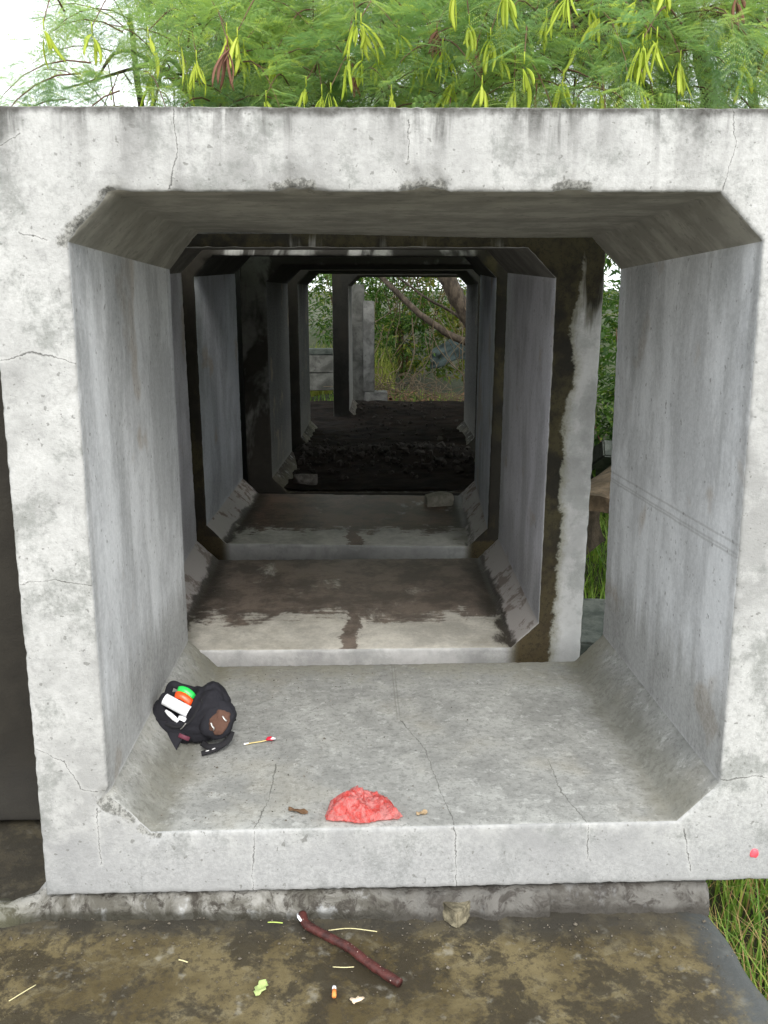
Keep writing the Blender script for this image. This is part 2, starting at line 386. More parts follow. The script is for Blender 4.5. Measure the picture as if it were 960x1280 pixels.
m1 = concrete('weathered_concrete', cracks_face=FC, cracks_floor=FL, spalls=SP, near=True, wall=(.635,.65,.66), ceil=(.30,.29,.25), floor=(.31,.315,.298), face=(.375,.378,.368))
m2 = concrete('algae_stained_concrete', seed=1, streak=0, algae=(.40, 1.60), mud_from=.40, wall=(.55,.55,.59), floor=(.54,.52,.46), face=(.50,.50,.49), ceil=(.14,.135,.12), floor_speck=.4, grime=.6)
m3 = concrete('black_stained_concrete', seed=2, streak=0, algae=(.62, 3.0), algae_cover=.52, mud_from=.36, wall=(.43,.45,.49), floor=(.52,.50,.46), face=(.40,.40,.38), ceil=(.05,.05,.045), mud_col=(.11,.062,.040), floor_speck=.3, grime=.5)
m4 = concrete('tunnel_shade_concrete', seed=3, algae_cover=.58, wall=(.085,.085,.08), floor=(.05,.04,.03), face=(.13,.13,.12), ceil=(.03,.03,.027))  # low wall, floor and ceiling tones put the tunnel's shade into the colour
m5 = concrete('deep_shade_concrete', seed=4, streak=0, algae_cover=.60, wall=(.05,.05,.045), floor=(.03,.025,.02), face=(.03,.03,.027), ceil=(.025,.025,.022))  # near-black base tones paint in the deeper shade farther down the tunnel
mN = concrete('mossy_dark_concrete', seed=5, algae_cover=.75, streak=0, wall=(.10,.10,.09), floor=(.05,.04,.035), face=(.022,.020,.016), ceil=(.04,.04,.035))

# ---------------------------------------------------------------- the row of box culverts
def d1(V, V0):      # ceiling sags out of true toward the back left
    k = sstep(.5, 1, V0[:,1]/L)*np.clip((-V0[:,0]+.35)/1.0, 0, 1)*sstep(H-CH-.02, H-.01, V0[:,2])*(V0[:,2] < H+.01)
    V = V.copy(); V[:, 2] += k*.022
    return V
def place(o, loc, rot, label, group='concrete box culverts standing in one line'):
    o.location = (loc[0], loc[1], loc[2]+1.83); o.rotation_euler = rot
    tag(o, label, 'box culvert', group); return o
chips1 = [(-.317,H,.055,.010),(-.26,H,.03,.006),(.009,H,.06,.010),(.05,H,.03,.006),(.389,H,.05,.008),(-.80,1.755,.035,.007),(-.84,1.72,.03,.006),(-.76,H,.03,.006),(-.87,1.70,.025,.005),
          (-.9,.105,.04,.012),(-.777,.015,.05,.012),(-.9,.95,.02,.006),(.9,.72,.025,.006),(.9,1.2,.02,.004),(-.62,H,.03,.006),(-.45,0,.02,.004),(.6,0,.02,.004),(-.9,1.28,.018,.004)]
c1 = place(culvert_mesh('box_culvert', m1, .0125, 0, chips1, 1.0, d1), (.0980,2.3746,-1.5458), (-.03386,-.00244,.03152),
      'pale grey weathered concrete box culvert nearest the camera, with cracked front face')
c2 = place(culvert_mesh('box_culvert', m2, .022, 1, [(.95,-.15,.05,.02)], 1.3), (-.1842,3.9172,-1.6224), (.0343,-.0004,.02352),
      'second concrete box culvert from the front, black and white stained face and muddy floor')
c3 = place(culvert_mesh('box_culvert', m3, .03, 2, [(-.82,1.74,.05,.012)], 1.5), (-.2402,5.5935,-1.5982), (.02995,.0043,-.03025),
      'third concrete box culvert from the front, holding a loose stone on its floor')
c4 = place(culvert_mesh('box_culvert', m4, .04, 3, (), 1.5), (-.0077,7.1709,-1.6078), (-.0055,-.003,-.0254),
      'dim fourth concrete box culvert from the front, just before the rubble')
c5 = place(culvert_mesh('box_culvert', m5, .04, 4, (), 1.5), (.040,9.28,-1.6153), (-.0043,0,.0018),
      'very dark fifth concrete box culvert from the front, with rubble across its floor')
m6 = concrete('silhouette_concrete', seed=6, streak=0, algae_cover=.45, wall=(.20,.20,.185), floor=(.05,.04,.03), face=(.022,.021,.018), ceil=(.04,.04,.035))  # face painted dark as a silhouette, walls lighter as if lit
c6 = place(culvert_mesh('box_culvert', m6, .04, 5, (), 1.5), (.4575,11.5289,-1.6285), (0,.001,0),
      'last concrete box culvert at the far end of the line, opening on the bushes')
for i, (yy_, lab) in enumerate([(2.78, 'dark mossy box culvert at the left edge, in shade beside the nearest culvert'),
                       (4.35, 'dark added box culvert of the left-hand line, second from the front'),
                       (5.95, 'dark added box culvert of the left-hand line, third from the front'),
                       (7.55, 'dark added box culvert of the left-hand line, fourth from the front'),
                       (9.15, 'dark added box culvert of the left-hand line, farthest back')]):
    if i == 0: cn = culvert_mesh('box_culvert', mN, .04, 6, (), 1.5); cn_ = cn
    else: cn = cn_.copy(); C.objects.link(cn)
    place(cn, (-2.27-.03*i, yy_, -1.60), (0, 0, .02), lab, 'dark culverts in the left-hand line')  # units behind the first are added to block light from the left

# ---------------------------------------------------------------- ground, slab, mud
def grass_ground():
    s = NT('grassy_soil'); P = s.P()
    a = s.noise(P, .8, 6, .6); b = s.noise(P, 18, 6, .7)
    c = s.mix(s.step(.35,.65,a), (.03,.045,.014), (.06,.05,.028)); c = s.mix(s.step(.4,.7,b), c, (.022,.030,.010))
    return s.pbr(c, .95, s.bump(b, .8, .03))
gx = np.concatenate([[-300,-120,-50,-25], np.linspace(-14, 14, 71), [25,50,120,300]])
gy = np.concatenate([[-300,-100,-30], np.linspace(-8, 30, 96), [40,60,120,400]])
GX, GY = np.meshgrid(gx, gy, indexing='ij')
def gh(x, y):
    x = np.asarray(x, float); y = np.asarray(y, float)
    h = -.30 + .05*np.sin(x*1.7+.5)*np.cos(y*1.3) + .03*np.sin(x*4.1)*np.sin(y*3.3)
    h = h + .42*sstep(12.9, 14.5, y)*sstep(-4.0, 1, -np.abs(x)+0) + 1.1*sstep(17, 24, y)
    h = h + .35*sstep(2.0, 4.5, x)*sstep(2, 5, y)
    h = np.where((x > -3.6) & (x < 1.3) & (y < 13.2), np.minimum(h, -.22), h)
    return h
GZ = gh(GX, GY); nX, nY = len(gx), len(gy)
I, J = np.meshgrid(np.arange(nX-1), np.arange(nY-1), indexing='ij')
F = np.stack([(I*nY+J).ravel(), ((I+1)*nY+J).ravel(), ((I+1)*nY+J+1).ravel(), (I*nY+J+1).ravel()], 1)
g = mesh_np('ground', np.stack([GX.ravel(), GY.ravel(), GZ.ravel()], 1), F, grass_ground()); tag(g, kind='structure')

def slab_mat():
    s = NT('mossy_slab_concrete'); P = s.P(); x, y, z = s.sep(P)
    a = s.noise(P, 2.6, 6, .66, .2); b = s.noise(P, 7.5, 7, .80, .2); f = s.noise(P, 70, 4, .75); w = s.noise(P, 9, 5, .7, .8)
    c = s.mix(s.step(.38, .62, a), (.058,.043,.016), (.130,.104,.050))
    c = s.mix(s.M('MULTIPLY', s.step(.50, .66, w), .32), c, (.20,.18,.12))
    blk = s.M('MULTIPLY', s.step(.47, .53, s.M('ADD', s.M('MULTIPLY', b, .55), s.M('MULTIPLY', s.noise(P, 2.2, 5, .6), .45))), .85)
    c = s.mix(blk, c, (.028,.023,.014))
    c = s.mix(s.M('MULTIPLY', s.step(.50, .60, s.noise(P, 34, 5, .82)), .6), c, (.038,.030,.018))
    c = s.mix(s.M('MULTIPLY', s.step(.60,.72, s.noise(P, 12, 4, .6)), .35), c, (.34,.33,.28))
    foot = s.step(.10, .0, s.M('SUBTRACT', 2.36, s.M('ADD', y, s.M('MULTIPLY', b, .08))))
    c = s.mix(s.M('MULTIPLY', foot, .7), c, (.035,.033,.028))
    c = s.mix(s.M('MULTIPLY', s.step(.86, .98, s.M('ADD', x, s.M('MULTIPLY', s.M('SUBTRACT', b, .5), .2))), .75), c, (.06,.068,.07))
    h = s.M('ADD', s.M('MULTIPLY', b, .8), s.M('MULTIPLY', f, .35))
    return s.pbr(c, s.mix(blk, (.75,.75,.75), (.5,.5,.5)), s.bump(h, .6, .008), .35)
ms = slab_mat()
def right_edge(y): return 1.262-.112*y if y < 2.6 else max(.955, .971-.004*(y-2.6))
ysl = np.concatenate([np.linspace(-1.5, 1.2, 12), np.linspace(1.25, 3.0, 88), np.linspace(3.2, 13.2, 40)])
xsl = np.concatenate([np.linspace(-3.65, -1.35, 16), np.linspace(-1.3, .9, 111), np.linspace(.92, 1.0, 9)])
V = []; 
for y_ in ysl:
    for x_ in xsl:
        re = right_edge(y_); xx = -3.65+(x_+3.65)*(re+3.65)/4.65
        hh = mn.fractal(Vector((xx*3, y_*3, 0)), 1, 2, 3)*.004+mn.fractal(Vector((xx*14, y_*14, 3)), 1, 2, 2)*.0015
        q = min(1, max(0, (re-xx)/.05)); rr = .035*(1-math.sqrt(max(0, 1-(1-q)**2)))
        V.append((xx+.006*math.sin(y_*23)*(1-q), y_, hh-rr-.005))
nx_, ny_ = len(xsl), len(ysl); F = []
for j in range(ny_-1):
    for i in range(nx_-1): F.append((j*nx_+i, j*nx_+i+1, (j+1)*nx_+i+1, (j+1)*nx_+i))
b0 = len(V)
for j in range(ny_): p = V[j*nx_+nx_-1]; V.append((p[0]+.004, p[1], -.32))
for j in range(ny_-1): F.append((j*nx_+nx_-1, b0+j, b0+j+1, (j+1)*nx_+nx_-1))
b1 = len(V)
for i in range(nx_): V.append((V[i][0], V[i][1], -.32))
for i in range(nx_-1): F.append((i, b1+i, b1+i+1, i+1))
slab = mesh_np('pavement_slab', V, F, ms); tag(slab, kind='structure')

def bounce_mat():
    s = NT('pale_bounce_ground'); P = s.P(); a = s.noise(P, 1.5, 6, .65); b = s.noise(P, 40, 5, .75)
    c = s.mix(s.step(.35,.65,a), (.34,.32,.28), (.48,.46,.42)); c = s.mix(s.M('MULTIPLY', s.step(.5,.65,b), .5), c, (.20,.19,.165))
    return s.pbr(c, .92, s.bump(b, .8, .015), .2)
V = []; F = []
for j in range(60):
    for i in range(50):
        x_ = -11+22*i/49; y_ = -20+18.48*j/59; V.append((x_, y_, -.13+.02*mn.fractal(Vector((x_, y_, 0)), 1, 2, 3)))
for j in range(59):
    for i in range(49): F.append((j*50+i, j*50+i+1, (j+1)*50+i+1, (j+1)*50+i))
o = mesh_np('bounce_ground', V, F, bounce_mat()); tag(o, kind='structure')  # unseen pale ground behind the camera, added to bounce sunlight into the culverts

# mortar bed: rough raised ledge the nearest culvert stands on
def ledge_mat():
    s = NT('mortar_ledge'); P = s.P(); x, y, z = s.sep(P)
    a = s.noise(P, 6, 6, .65, 1); b = s.noise(P, 22, 6, .7, .6)
    c = s.mix(s.step(.38,.62,a), (.10,.095,.08), (.27,.265,.245))
    c = s.mix(s.step(.47,.60,b), c, (.05,.045,.038))
    c = s.mix(s.M('MULTIPLY', s.step(.56,.66,s.noise(P, 13, 4, .6)), .6), c, (.42,.43,.43))
    c = s.mix(s.M('MULTIPLY', s.step(.028, .006, s.M('ADD', z, s.M('MULTIPLY', s.M('SUBTRACT', a, .5), .04))), .85), c, (.03,.028,.02))
    c = s.mix(s.M('MULTIPLY', s.step(-.1, .35, s.M('ADD', x, s.M('MULTIPLY', a, .3))), .65), c, (.06,.055,.05))  # shade of the right-hand recess painted into the ledge colour
    lw = s.step(-.95, -1.1, s.M('ADD', x, s.M('MULTIPLY', a, .1)))
    c = s.mix(s.M('MULTIPLY', lw, .5), c, (.10,.10,.06))
    return s.pbr(c, .88, s.bump(b, .9, .012), .2)
V = []; F = []
xs = np.linspace(-2.6, .985, 480); prof = 16
for i, x_ in enumerate(xs):
    n1 = mn.fractal(Vector((x_*4, 0, 1)), 1, 2, 3); n2 = mn.fractal(Vector((x_*17, 5, 1)), 1, 2, 3)
    left = float(sstep(-1.02, -1.12, np.array(x_))) if False else (1 if x_ < -1.12 else (0 if x_ > -1.0 else (-1.0-x_)/.12))
    right = max(0, min(1, (x_-.18)/.2))
    top = .066+.012*n1-.018*left+.004*n2+.006*right
    front = 2.335+.012*n1+.010*n2-.035*left+.012*right+(.02 if x_ > .5 else 0)
    back = 2.62 if x_ > -1.05 else 2.42+.03*n1
    for k in range(prof):
        t = k/(prof-1)
        if t < .45: q = t/.45; yy = front+.022*q**1.4; zz = -.01+(top*.86+.01)*q
        elif t < .65: q = (t-.45)/.2; yy = front+.022+.03*q; zz = top*.86+top*.14*math.sin(q*math.pi/2)
        else: q = (t-.65)/.35; yy = front+.052+(back-front-.052)*q; zz = top-(.0 if x_ > -1.0 else top*.9*q*left)
        nn = mn.fractal(Vector((x_*30, yy*30, zz*30)), 1, 2, 3)
        V.append((x_, yy+nn*.004, zz+nn*.0035))
for i in range(len(xs)-1):
    for k in range(prof-1): F.append((i*prof+k, (i+1)*prof+k, (i+1)*prof+k+1, i*prof+k+1))
led = mesh_np('mortar_ledge', V, F, ledge_mat()); tag(led, kind='structure')

def mud_mat():
    s = NT('shaded_mud'); P = s.P(); a = s.noise(P, 4, 6, .6, .6); b = s.noise(P, 30, 5, .7)
    c = s.mix(s.step(.35,.65,a), (.006,.005,.004), (.018,.013,.010));  # mud colour blackened to stand in for shade at the far end
    return s.pbr(c, .95, s.bump(b, .6, .012), .05)
mmud = mud_mat()
def sheet(name, x0, x1, y0, y1, nx, ny, zf, mat):
    V = []; F = []
    for j in range(ny):
        for i in range(nx):
            x_ = x0+(x1-x0)*i/(nx-1); y_ = y0+(y1-y0)*j/(ny-1); V.append((x_, y_, zf(x_, y_)))
    for j in range(ny-1):
        for i in range(nx-1): F.append((j*nx+i, j*nx+i+1, (j+1)*nx+i+1, (j+1)*nx+i))
    return mesh_np(name, V, F, mat)
def fr(x, y, z, s_, o=3): return mn.fractal(Vector((x*s_, y*s_, z)), 1, 2, o)
mud = sheet('mud', -.86, .88, 7.22, 10.16, 60, 120, lambda x, y: .238+.018*fr(x, y, 0, 5)+.02*max(0, min(1, (y-8)/2))+.06*math.exp(-((y-8.7)/.35)**2)*(.8+.4*math.sin(x*5))+.05*max(0, (abs(x)-.6)), mmud); tag(mud, kind='structure')
mud = sheet('mud', -1.25, 1.75, 10.162, 13.12, 90, 90, lambda x, y: .256+.018*fr(x, y, 0, 5), mmud); tag(mud, kind='structure')

# ---------------------------------------------------------------- stones
def stone_mat(name, a_, b_, sc=14):
    s = NT(name); P = s.P(); n = s.noise(P, sc, 6, .65, .5)
    c = s.mix(s.step(.35,.65,n), a_, b_); c = s.mix(s.M('MULTIPLY', s.step(.55,.7,s.noise(P, sc*4, 4, .7)), .5), c, tuple(k*.4 for k in a_))
    return s.pbr(c, .88, s.bump(s.noise(P, sc*5, 5, .7), .7, .006), .2)
def stone_geo(pts_n, dims, seed, flat_top=None, sub=2):
    rnd = random.Random(seed); bm = bmesh.new()
    for i in range(pts_n):
        v = Vector((rnd.gauss(0,1), rnd.gauss(0,1), rnd.gauss(0,1))).normalized()
        v = Vector([max(-.62, min(.62, k)) for k in v])
        bm.verts.new((v.x*dims[0], v.y*dims[1], v.z*dims[2]))
    bmesh.ops.convex_hull(bm, input=bm.verts)
    for v in [v for v in bm.verts if not v.link_faces]: bm.verts.remove(v)
    bmesh.ops.triangulate(bm, faces=bm.faces)
    bmesh.ops.bevel(bm, geom=list(bm.edges), offset=min(dims)*.06, segments=1, affect='EDGES')
    bmesh.ops.triangulate(bm, faces=bm.faces)
    bmesh.ops.subdivide_edges(bm, edges=bm.edges, cuts=sub, use_grid_fill=True)
    for v in bm.verts:
        v.co += v.co.normalized()*mn.fractal(v.co*26+Vector((seed,0,0)), 1, 2, 3)*min(dims)*.05
    return bm
def bm_obj(name, bm, mat, parent=None, smooth=False):
    me = bpy.data.meshes.new(name); bm.to_mesh(me); bm.free()
    me.materials.append(mat)
    if smooth: me.polygons.foreach_set('use_smooth', np.ones(len(me.polygons), dtype=bool))
    o = bpy.data.objects.new(name, me); C.objects.link(o)
    if parent: o.parent = parent
    return o
st_a = stone_mat('broken_concrete_lump', (.075,.066,.045), (.23,.205,.14))
# wedge shaped lump jammed under the culvert's lip
bm = bmesh.new()
prof2 = [(-.075,.06),(-.045,.068),(.03,.072),(.078,.058),(.07,.01),(.03,-.055),(.005,-.078),(-.03,-.045),(-.062,.02)]
top_ = [bm.verts.new((x*1.0, y, .072+.008*math.sin(i*2.1))) for i, (x, y) in enumerate(prof2)]
bot_ = [bm.verts.new((x*1.12, y*1.15, -.006)) for x, y in prof2]
bm.faces.new(top_); bm.faces.new(bot_[::-1])
for i in range(len(prof2)): bm.faces.new((top_[i], bot_[i], bot_[(i+1)%len(prof2)], top_[(i+1)%len(prof2)]))
bmesh.ops.bevel(bm, geom=list(bm.edges), offset=.006, segments=2, affect='EDGES')
bmesh.ops.triangulate(bm, faces=bm.faces); bmesh.ops.subdivide_edges(bm, edges=bm.edges, cuts=3, use_grid_fill=True)
for v in bm.verts: v.co += v.co.normalized()*mn.fractal(v.co*30, 1, 2, 3)*.006
o = bm_obj('concrete_lump', bm, st_a); o.location = (.212, 2.368, .0); o.scale = (.86,.85,.60); tag(o, 'wedge shaped broken concrete lump jammed under the front lip of the nearest culvert', 'concrete lump')
o = bm_obj('loose_stone', stone_geo(26, (.17,.12,.10), 4), stone_mat('pale_block', (.22,.21,.17), (.36,.34,.28))); o.location = (.41, 6.62, .285); o.rotation_euler = (0,0,.2)
tag(o, 'pale angular stone lying on the muddy floor of the third culvert', 'stone')
o = bm_obj('loose_stone', stone_geo(22, (.16,.12,.08), 9), stone_mat('dark_stone', (.05,.045,.04), (.13,.12,.11))); o.location = (-.66, 7.45, .27)
tag(o, 'dark stone low on the left, just inside the fourth culvert', 'stone')
# rubble heap across the fifth culvert: uncountable
mb = MB(); rnd = random.Random(5)
rub = stone_mat('muddy_rubble', (.014,.012,.010), (.055,.048,.042), 7)
allv = []; allf = []
protos = []
for k in range(5):
    bm = stone_geo(34, (.5,.45,.36), 30+k, sub=1); bm.verts.ensure_lookup_table()
    protos.append((np.array([v.co[:] for v in bm.verts]), [tuple(v.index for v in f.verts) for f in bm.faces])); bm.free()
off = 0
for k in range(620):
    y_ = rnd.gauss(8.7, .38) if k < 300 else rnd.uniform(7.6, 12.9); x_ = rnd.uniform(-.80, .84) if y_ < 10.2 else rnd.uniform(-.5, .9)
    r_ = rnd.choice([.025,.03,.04,.05,.07,.10] if k < 300 else [.02,.03,.04,.07])*rnd.uniform(.8,1.3); hh = .262+.06*math.exp(-((y_-8.7)/.35)**2)*(.8+.4*math.sin(x_*5))
    pv, pf = protos[k%5]; M_ = Euler((rnd.uniform(0,6), rnd.uniform(0,6), rnd.uniform(0,6))).to_matrix()
    v = (pv*r_)@np.array(M_).T+np.array([x_, y_, hh]); allv.append(v); allf += [tuple(i+off for i in q) for q in pf]; off += len(v)
o = mesh_np('rubble', np.concatenate(allv), allf, rub, smooth=False); tag(o, kind='stuff')

# ---------------------------------------------------------------- materials for small things
def plain(name, col, rough=.7, var=.25, sc=20, bump=.2, spec=.3, **kw):
    s = NT(name); P = s.P(); n = s.noise(P, sc, 5, .6)
    c = s.mix(n, tuple(k*(1-var) for k in col), tuple(min(1, k*(1+var)) for k in col))
    return s.pbr(c, rough, s.bump(s.noise(P, sc*6, 4, .6), bump, .002), spec, **kw)
def cloth_mat(name, col, sc=900):
    s = NT(name); P = s.P(); n = s.noise(P, 25, 5, .65); wv = s.noise(s.V('MULTIPLY', P, (1,1,1.8)), sc*.5, 2, .5)
    c = s.mix(n, tuple(k*.65 for k in col), tuple(k*1.5 for k in col)); c = s.mix(s.M('MULTIPLY', wv, .25), c, tuple(k*2.2 for k in col))
    return s.pbr(c, .85, s.bump(s.M('ADD', wv, s.M('MULTIPLY', n, 2)), .4, .002), .25)
black_cloth = cloth_mat('black_nylon', (.014,.014,.018)); inner_cloth = cloth_mat('dark_lining', (.007,.008,.014)); strap_cloth = cloth_mat('black_webbing', (.013,.013,.015))
brown_cloth = cloth_mat('brown_panel_cloth', (.085,.045,.032)); maroon = plain('maroon_patch', (.13,.035,.055), .5)
steel = plain('zip_metal', (.45,.44,.42), .35, metal=.8); white_paper = plain('white_paper', (.80,.81,.84), .6, .06)
red_thread = plain('red_thread', (.35,.05,.03), .7); white_print = plain('white_print', (.6,.6,.6), .6)
green_wrap = plain('green_wrapper', (.03,.62,.10), .3, .1, spec=.5); orange_wrap = plain('orange_wrapper', (.85,.09,.015), .3, .12, spec=.5); yellow_wrap = plain('yellow_wrapper', (.8,.6,.05), .4)
blue_item = plain('blue_plastic', (.02,.04,.16), .4)

# ---------------------------------------------------------------- shoulder bag
bag = empty('shoulder_bag', (-.655, 2.945, .268), (R(-2), 0, R(3)))
tag(bag, 'small black cloth bag with brown pocket, lying open against the left haunch', 'bag')
def blob(a, b, c, nu, nv, e1=.75, e2=.8):
    V = []; F = []
    for j in range(nv+1):
        ph = -math.pi/2+math.pi*j/nv; cp = abs(math.cos(ph))**e1; sp = math.copysign(abs(math.sin(ph))**e1, math.sin(ph))
        for i in range(nu):
            th = 2*math.pi*i/nu
            V.append([a*cp*math.copysign(abs(math.cos(th))**e2, math.cos(th)), b*cp*math.copysign(abs(math.sin(th))**e2, math.sin(th)), c*sp])
    for j in range(nv):
        for i in range(nu): F.append((j*nu+i, j*nu+(i+1)%nu, (j+1)*nu+(i+1)%nu, (j+1)*nu+i))
    return np.array(V), F
# body: slumped sack, mouth toward the upper left, folds across the front
Vb, Fb = blob(.128, .070, .088, 110, 70); Vb[:, 0] -= .018; Vb[:, 0] += -.018*sstep(.02, -.12, Vb[:, 0])
n_a = fnoise(Vb+4, 12, 3); n_b = fnoise(Vb+8, 30, 2)
d = Vb/np.linalg.norm(Vb, axis=1)[:, None].clip(1e-6)
Vb = Vb+d*(n_a*.012+(.45-np.abs(n_b))*.008)[:, None]
X0 = Vb[:, 0].copy(); Z0 = Vb[:, 2].copy(); Y0 = Vb[:, 1].copy()
# left front droops so that the mouth opens toward the viewer, right shoulder stands up
Vb[:, 2] += .040*sstep(-.01, .05, X0)*sstep(-.02, .07, Z0)*(1-.8*sstep(.07, .12, X0))
Vb[:, 2] -= .064*sstep(.01, -.05, X0)*sstep(.02, -.05, Y0)*sstep(0, .07, Z0)
mc = np.array([-.064, .002]); dm = np.sqrt(((X0-mc[0])/.062)**2+((Y0-mc[1])/.050)**2)
top_m = (Z0 > .02)
Vb[:, 2] -= sstep(1.0, .62, dm)*top_m*.055
Vb[:, 2] += np.exp(-((dm-1.08)/.13)**2)*top_m*.008
Vb[:, 2] = np.maximum(Vb[:, 2], -.088)+.09; Vb[:, 2] = np.maximum(Vb[:, 2], np.maximum(.001, (-.105-Vb[:, 0])*1.0))
body = mesh_np('bag_body', Vb, Fb, black_cloth, bag)
lin, linf = blob(.054, .043, .006, 32, 8); lin[:, 2] += lin[:, 1]*.45; lin += np.array([-.064, .002, .100]); mesh_np('lining', lin, linf, inner_cloth, bag)
# rear lip sticking up
def cloth_strip(ptsL, wid, th, mat, name, parent, nrm):
    mb = MB(); pts = [Vector(p) for p in ptsL]; nrm = Vector(nrm)
    ns = 6; rows = []
    for i, p in enumerate(pts):
        t = (pts[min(i+1, len(pts)-1)]-pts[max(i-1,0)]).normalized(); s_ = t.cross(nrm).normalized(); n_ = s_.cross(t).normalized()
        w_ = wid[i] if isinstance(wid, (list, tuple)) else wid
        rows.append([p+s_*w_*.5*q+n_*(th*.5 if up else -th*.5)*(1-.5*abs(q)**4) for up in (1, 0) for q in ([-1,-.5,0,.5,1] if up else [1,.5,0,-.5,-1])])
    m = 10; V = [tuple(v) for r_ in rows for v in r_]; F = []
    for i in range(len(rows)-1):
        for k in range(m): F.append((i*m+k, i*m+(k+1)%m, (i+1)*m+(k+1)%m, (i+1)*m+k))
    F.append(tuple(range(m))[::-1]); F.append(tuple((len(rows)-1)*m+k for k in range(m)))
    mb.add(V, F); return mb.build(name, mat, parent)
def bez(p, n=14):
    p = [Vector(q) for q in p]; out = []
    q = [p[0]+(p[0]-p[1])]+p+[p[-1]+(p[-1]-p[-2])]
    for i in range(1, len(q)-2):
        for k in range(n):
            t = k/n; a, b, c, d_ = q[i-1:i+3]
            out.append(.5*((2*b)+(c-a)*t+(2*a-5*b+4*c-d_)*t*t+(3*b-a-3*c+d_)*t**3))
    out.append(p[-1]); return out
cloth_strip(bez([(-.125,.045,.130),(-.105,.055,.185),(-.070,.050,.178),(-.02,.045,.165)]), [.026]*43, .012, black_cloth, 'rear_flap', bag, (0,-.6,.8))
# front pocket, brown panelled, at the right
Vp, Fp = blob(.060, .034, .068, 48, 30); na = fnoise(Vp+2, 26, 3); dd = Vp/np.linalg.norm(Vp, axis=1)[:, None].clip(1e-6); Vp += dd*(na*.006)[:, None]
Mr = np.array(Euler((R(-22), R(18), R(-12))).to_matrix()); Vp = Vp@Mr.T+np.array([.070, -.052, .098])
mesh_np('front_pocket', Vp, Fp, black_cloth, bag)
Vq, Fq = blob(.034, .011, .046, 40, 24, .9, .9); na = fnoise(Vq+7, 30, 3); Vq += na[:,None]*np.array([.010,.004,.010])
Vq = Vq@Mr.T+np.array([.078, -.082, .100]); mesh_np('pocket_panel', Vq, Fq, brown_cloth, bag)
for pts in ([(.054,-.102,.108),(.058,-.106,.098),(.064,-.108,.090),(.062,-.107,.082)], [(.092,-.084,.124),(.098,-.090,.116),(.106,-.092,.108)], [(-.054,-.082,.078),(-.046,-.084,.086),(-.036,-.080,.098)]):
    mb = MB(); mb.tube(bez(pts, 5), .0036, 8, .5); mb.build('zip_puller', steel, bag)
cloth_strip(bez([(-.145,-.02,.10),(-.105,-.060,.086),(-.06,-.074,.082),(-.02,-.072,.105),(.01,-.055,.150)]), .010, .005, strap_cloth, 'zip_band', bag, (0,-1,.3))
cloth_strip(bez([(.015,-.05,.175),(.028,-.066,.13),(.030,-.072,.09),(.055,-.085,.050)]), .007, .006, strap_cloth, 'pocket_piping', bag, (-.3,-1,.2))
# maroon label, tilted
cloth_strip([(-.062,-.083,.056),(-.044,-.085,.048),(-.026,-.084,.040)], .015, .004, maroon, 'label_patch', bag, (0,-1,.25))
# lower-left tab and straps
lt = cloth_strip(bez([(-.070,-.058,.060),(-.088,-.084,.034),(-.098,-.112,.014),(-.100,-.150,.007)], 8), .062, .010, black_cloth, 'side_tab', bag, (0,-.5,.9))
cloth_strip([(-.118,-.118,.0195),(-.104,-.122,.0185),(-.090,-.126,.0175)], .003, .003, red_thread, 'stitching', bag, (0,-.5,.9))
cloth_strip(bez([(.015,-.075,.020),(.045,-.105,.020),(.085,-.103,.024),(.108,-.085,.034),(.118,-.055,.05)], 8), .020, .006, strap_cloth, 'strap', bag, (0,-.7,.7))
bk = cloth_strip(bez([(.020,-.128,.007),(.055,-.118,.012),(.088,-.098,.020),(.105,-.078,.036)], 8), .017, .007, strap_cloth, 'buckle_strap', bag, (0,-.6,.8))
for a_, b_ in (((.035,-.1265,.0145),(.046,-.1235,.0155)), ((.056,-.120,.017),(.066,-.1145,.019)), ((.076,-.109,.0215),(.088,-.1015,.0255))):
    cloth_strip([a_, tuple((np.array(a_)+np.array(b_))/2), b_], .0035, .002, white_print, 'strap_print', bag, (0,-.6,.8))
cloth_strip(bez([(.00,.05,.165),(.035,.03,.185),(.075,.0,.175),(.115,-.02,.13),(.128,-.03,.08)], 8), .014, .006, strap_cloth, 'top_seam', bag, (.5,.0,1))

bl = bag.matrix_basis.copy()
bagM = Matrix.Translation(Vector((-.655, 2.945, .268))) @ Euler((R(-2), 0, R(3))).to_matrix().to_4x4()
def bp(*p): return bagM@Vector(p)
# things poking out of the bag
mb = MB(); ax = (Vector((.044,-.010,-.020))); c0 = bp(-.072,-.038,.146)
mb.tube([c0-ax, c0-ax*.5, c0, c0+ax*.5, c0+ax], .0205, 28, 1.0, cap=False)
mb.tube([c0+ax, c0+ax*.5, c0, c0-ax*.5, c0-ax], .0175, 28, 1.0, cap=False)
o = mb.build('paper_roll', white_paper)
tag(o, 'white rolled paper sticking out of the mouth of the black bag', 'paper roll')
def packet(name, cpos, dirv, ln, wd, th, mat, bend=.01):
    mb = MB(); d_ = Vector(dirv).normalized(); pts = [cpos+d_*ln*(t-.5)+Vector((0,0,bend*math.sin(t*math.pi))) for t in np.linspace(0, 1, 9)]
    rads = [wd*.42, wd*.5, wd*.52, wd*.5, wd*.52, wd*.5, wd*.51, wd*.5, wd*.4]
    mb.tube(pts, rads, 14, th/wd, up=Vector((0,-.7,.7)))
    return mb.build(name, mat)
o = packet('green_packet', bp(-.047,.012,.168), (.53,-.1,-.25), .064, .028, .014, green_wrap)
tag(o, 'bright green packet at the top of the bag mouth', 'packet')
o = packet('orange_packet', bp(-.052,-.010,.156), (.53,-.1,-.28), .068, .028, .014, orange_wrap)
tag(o, 'orange red packet between the green packet and the white roll', 'packet')
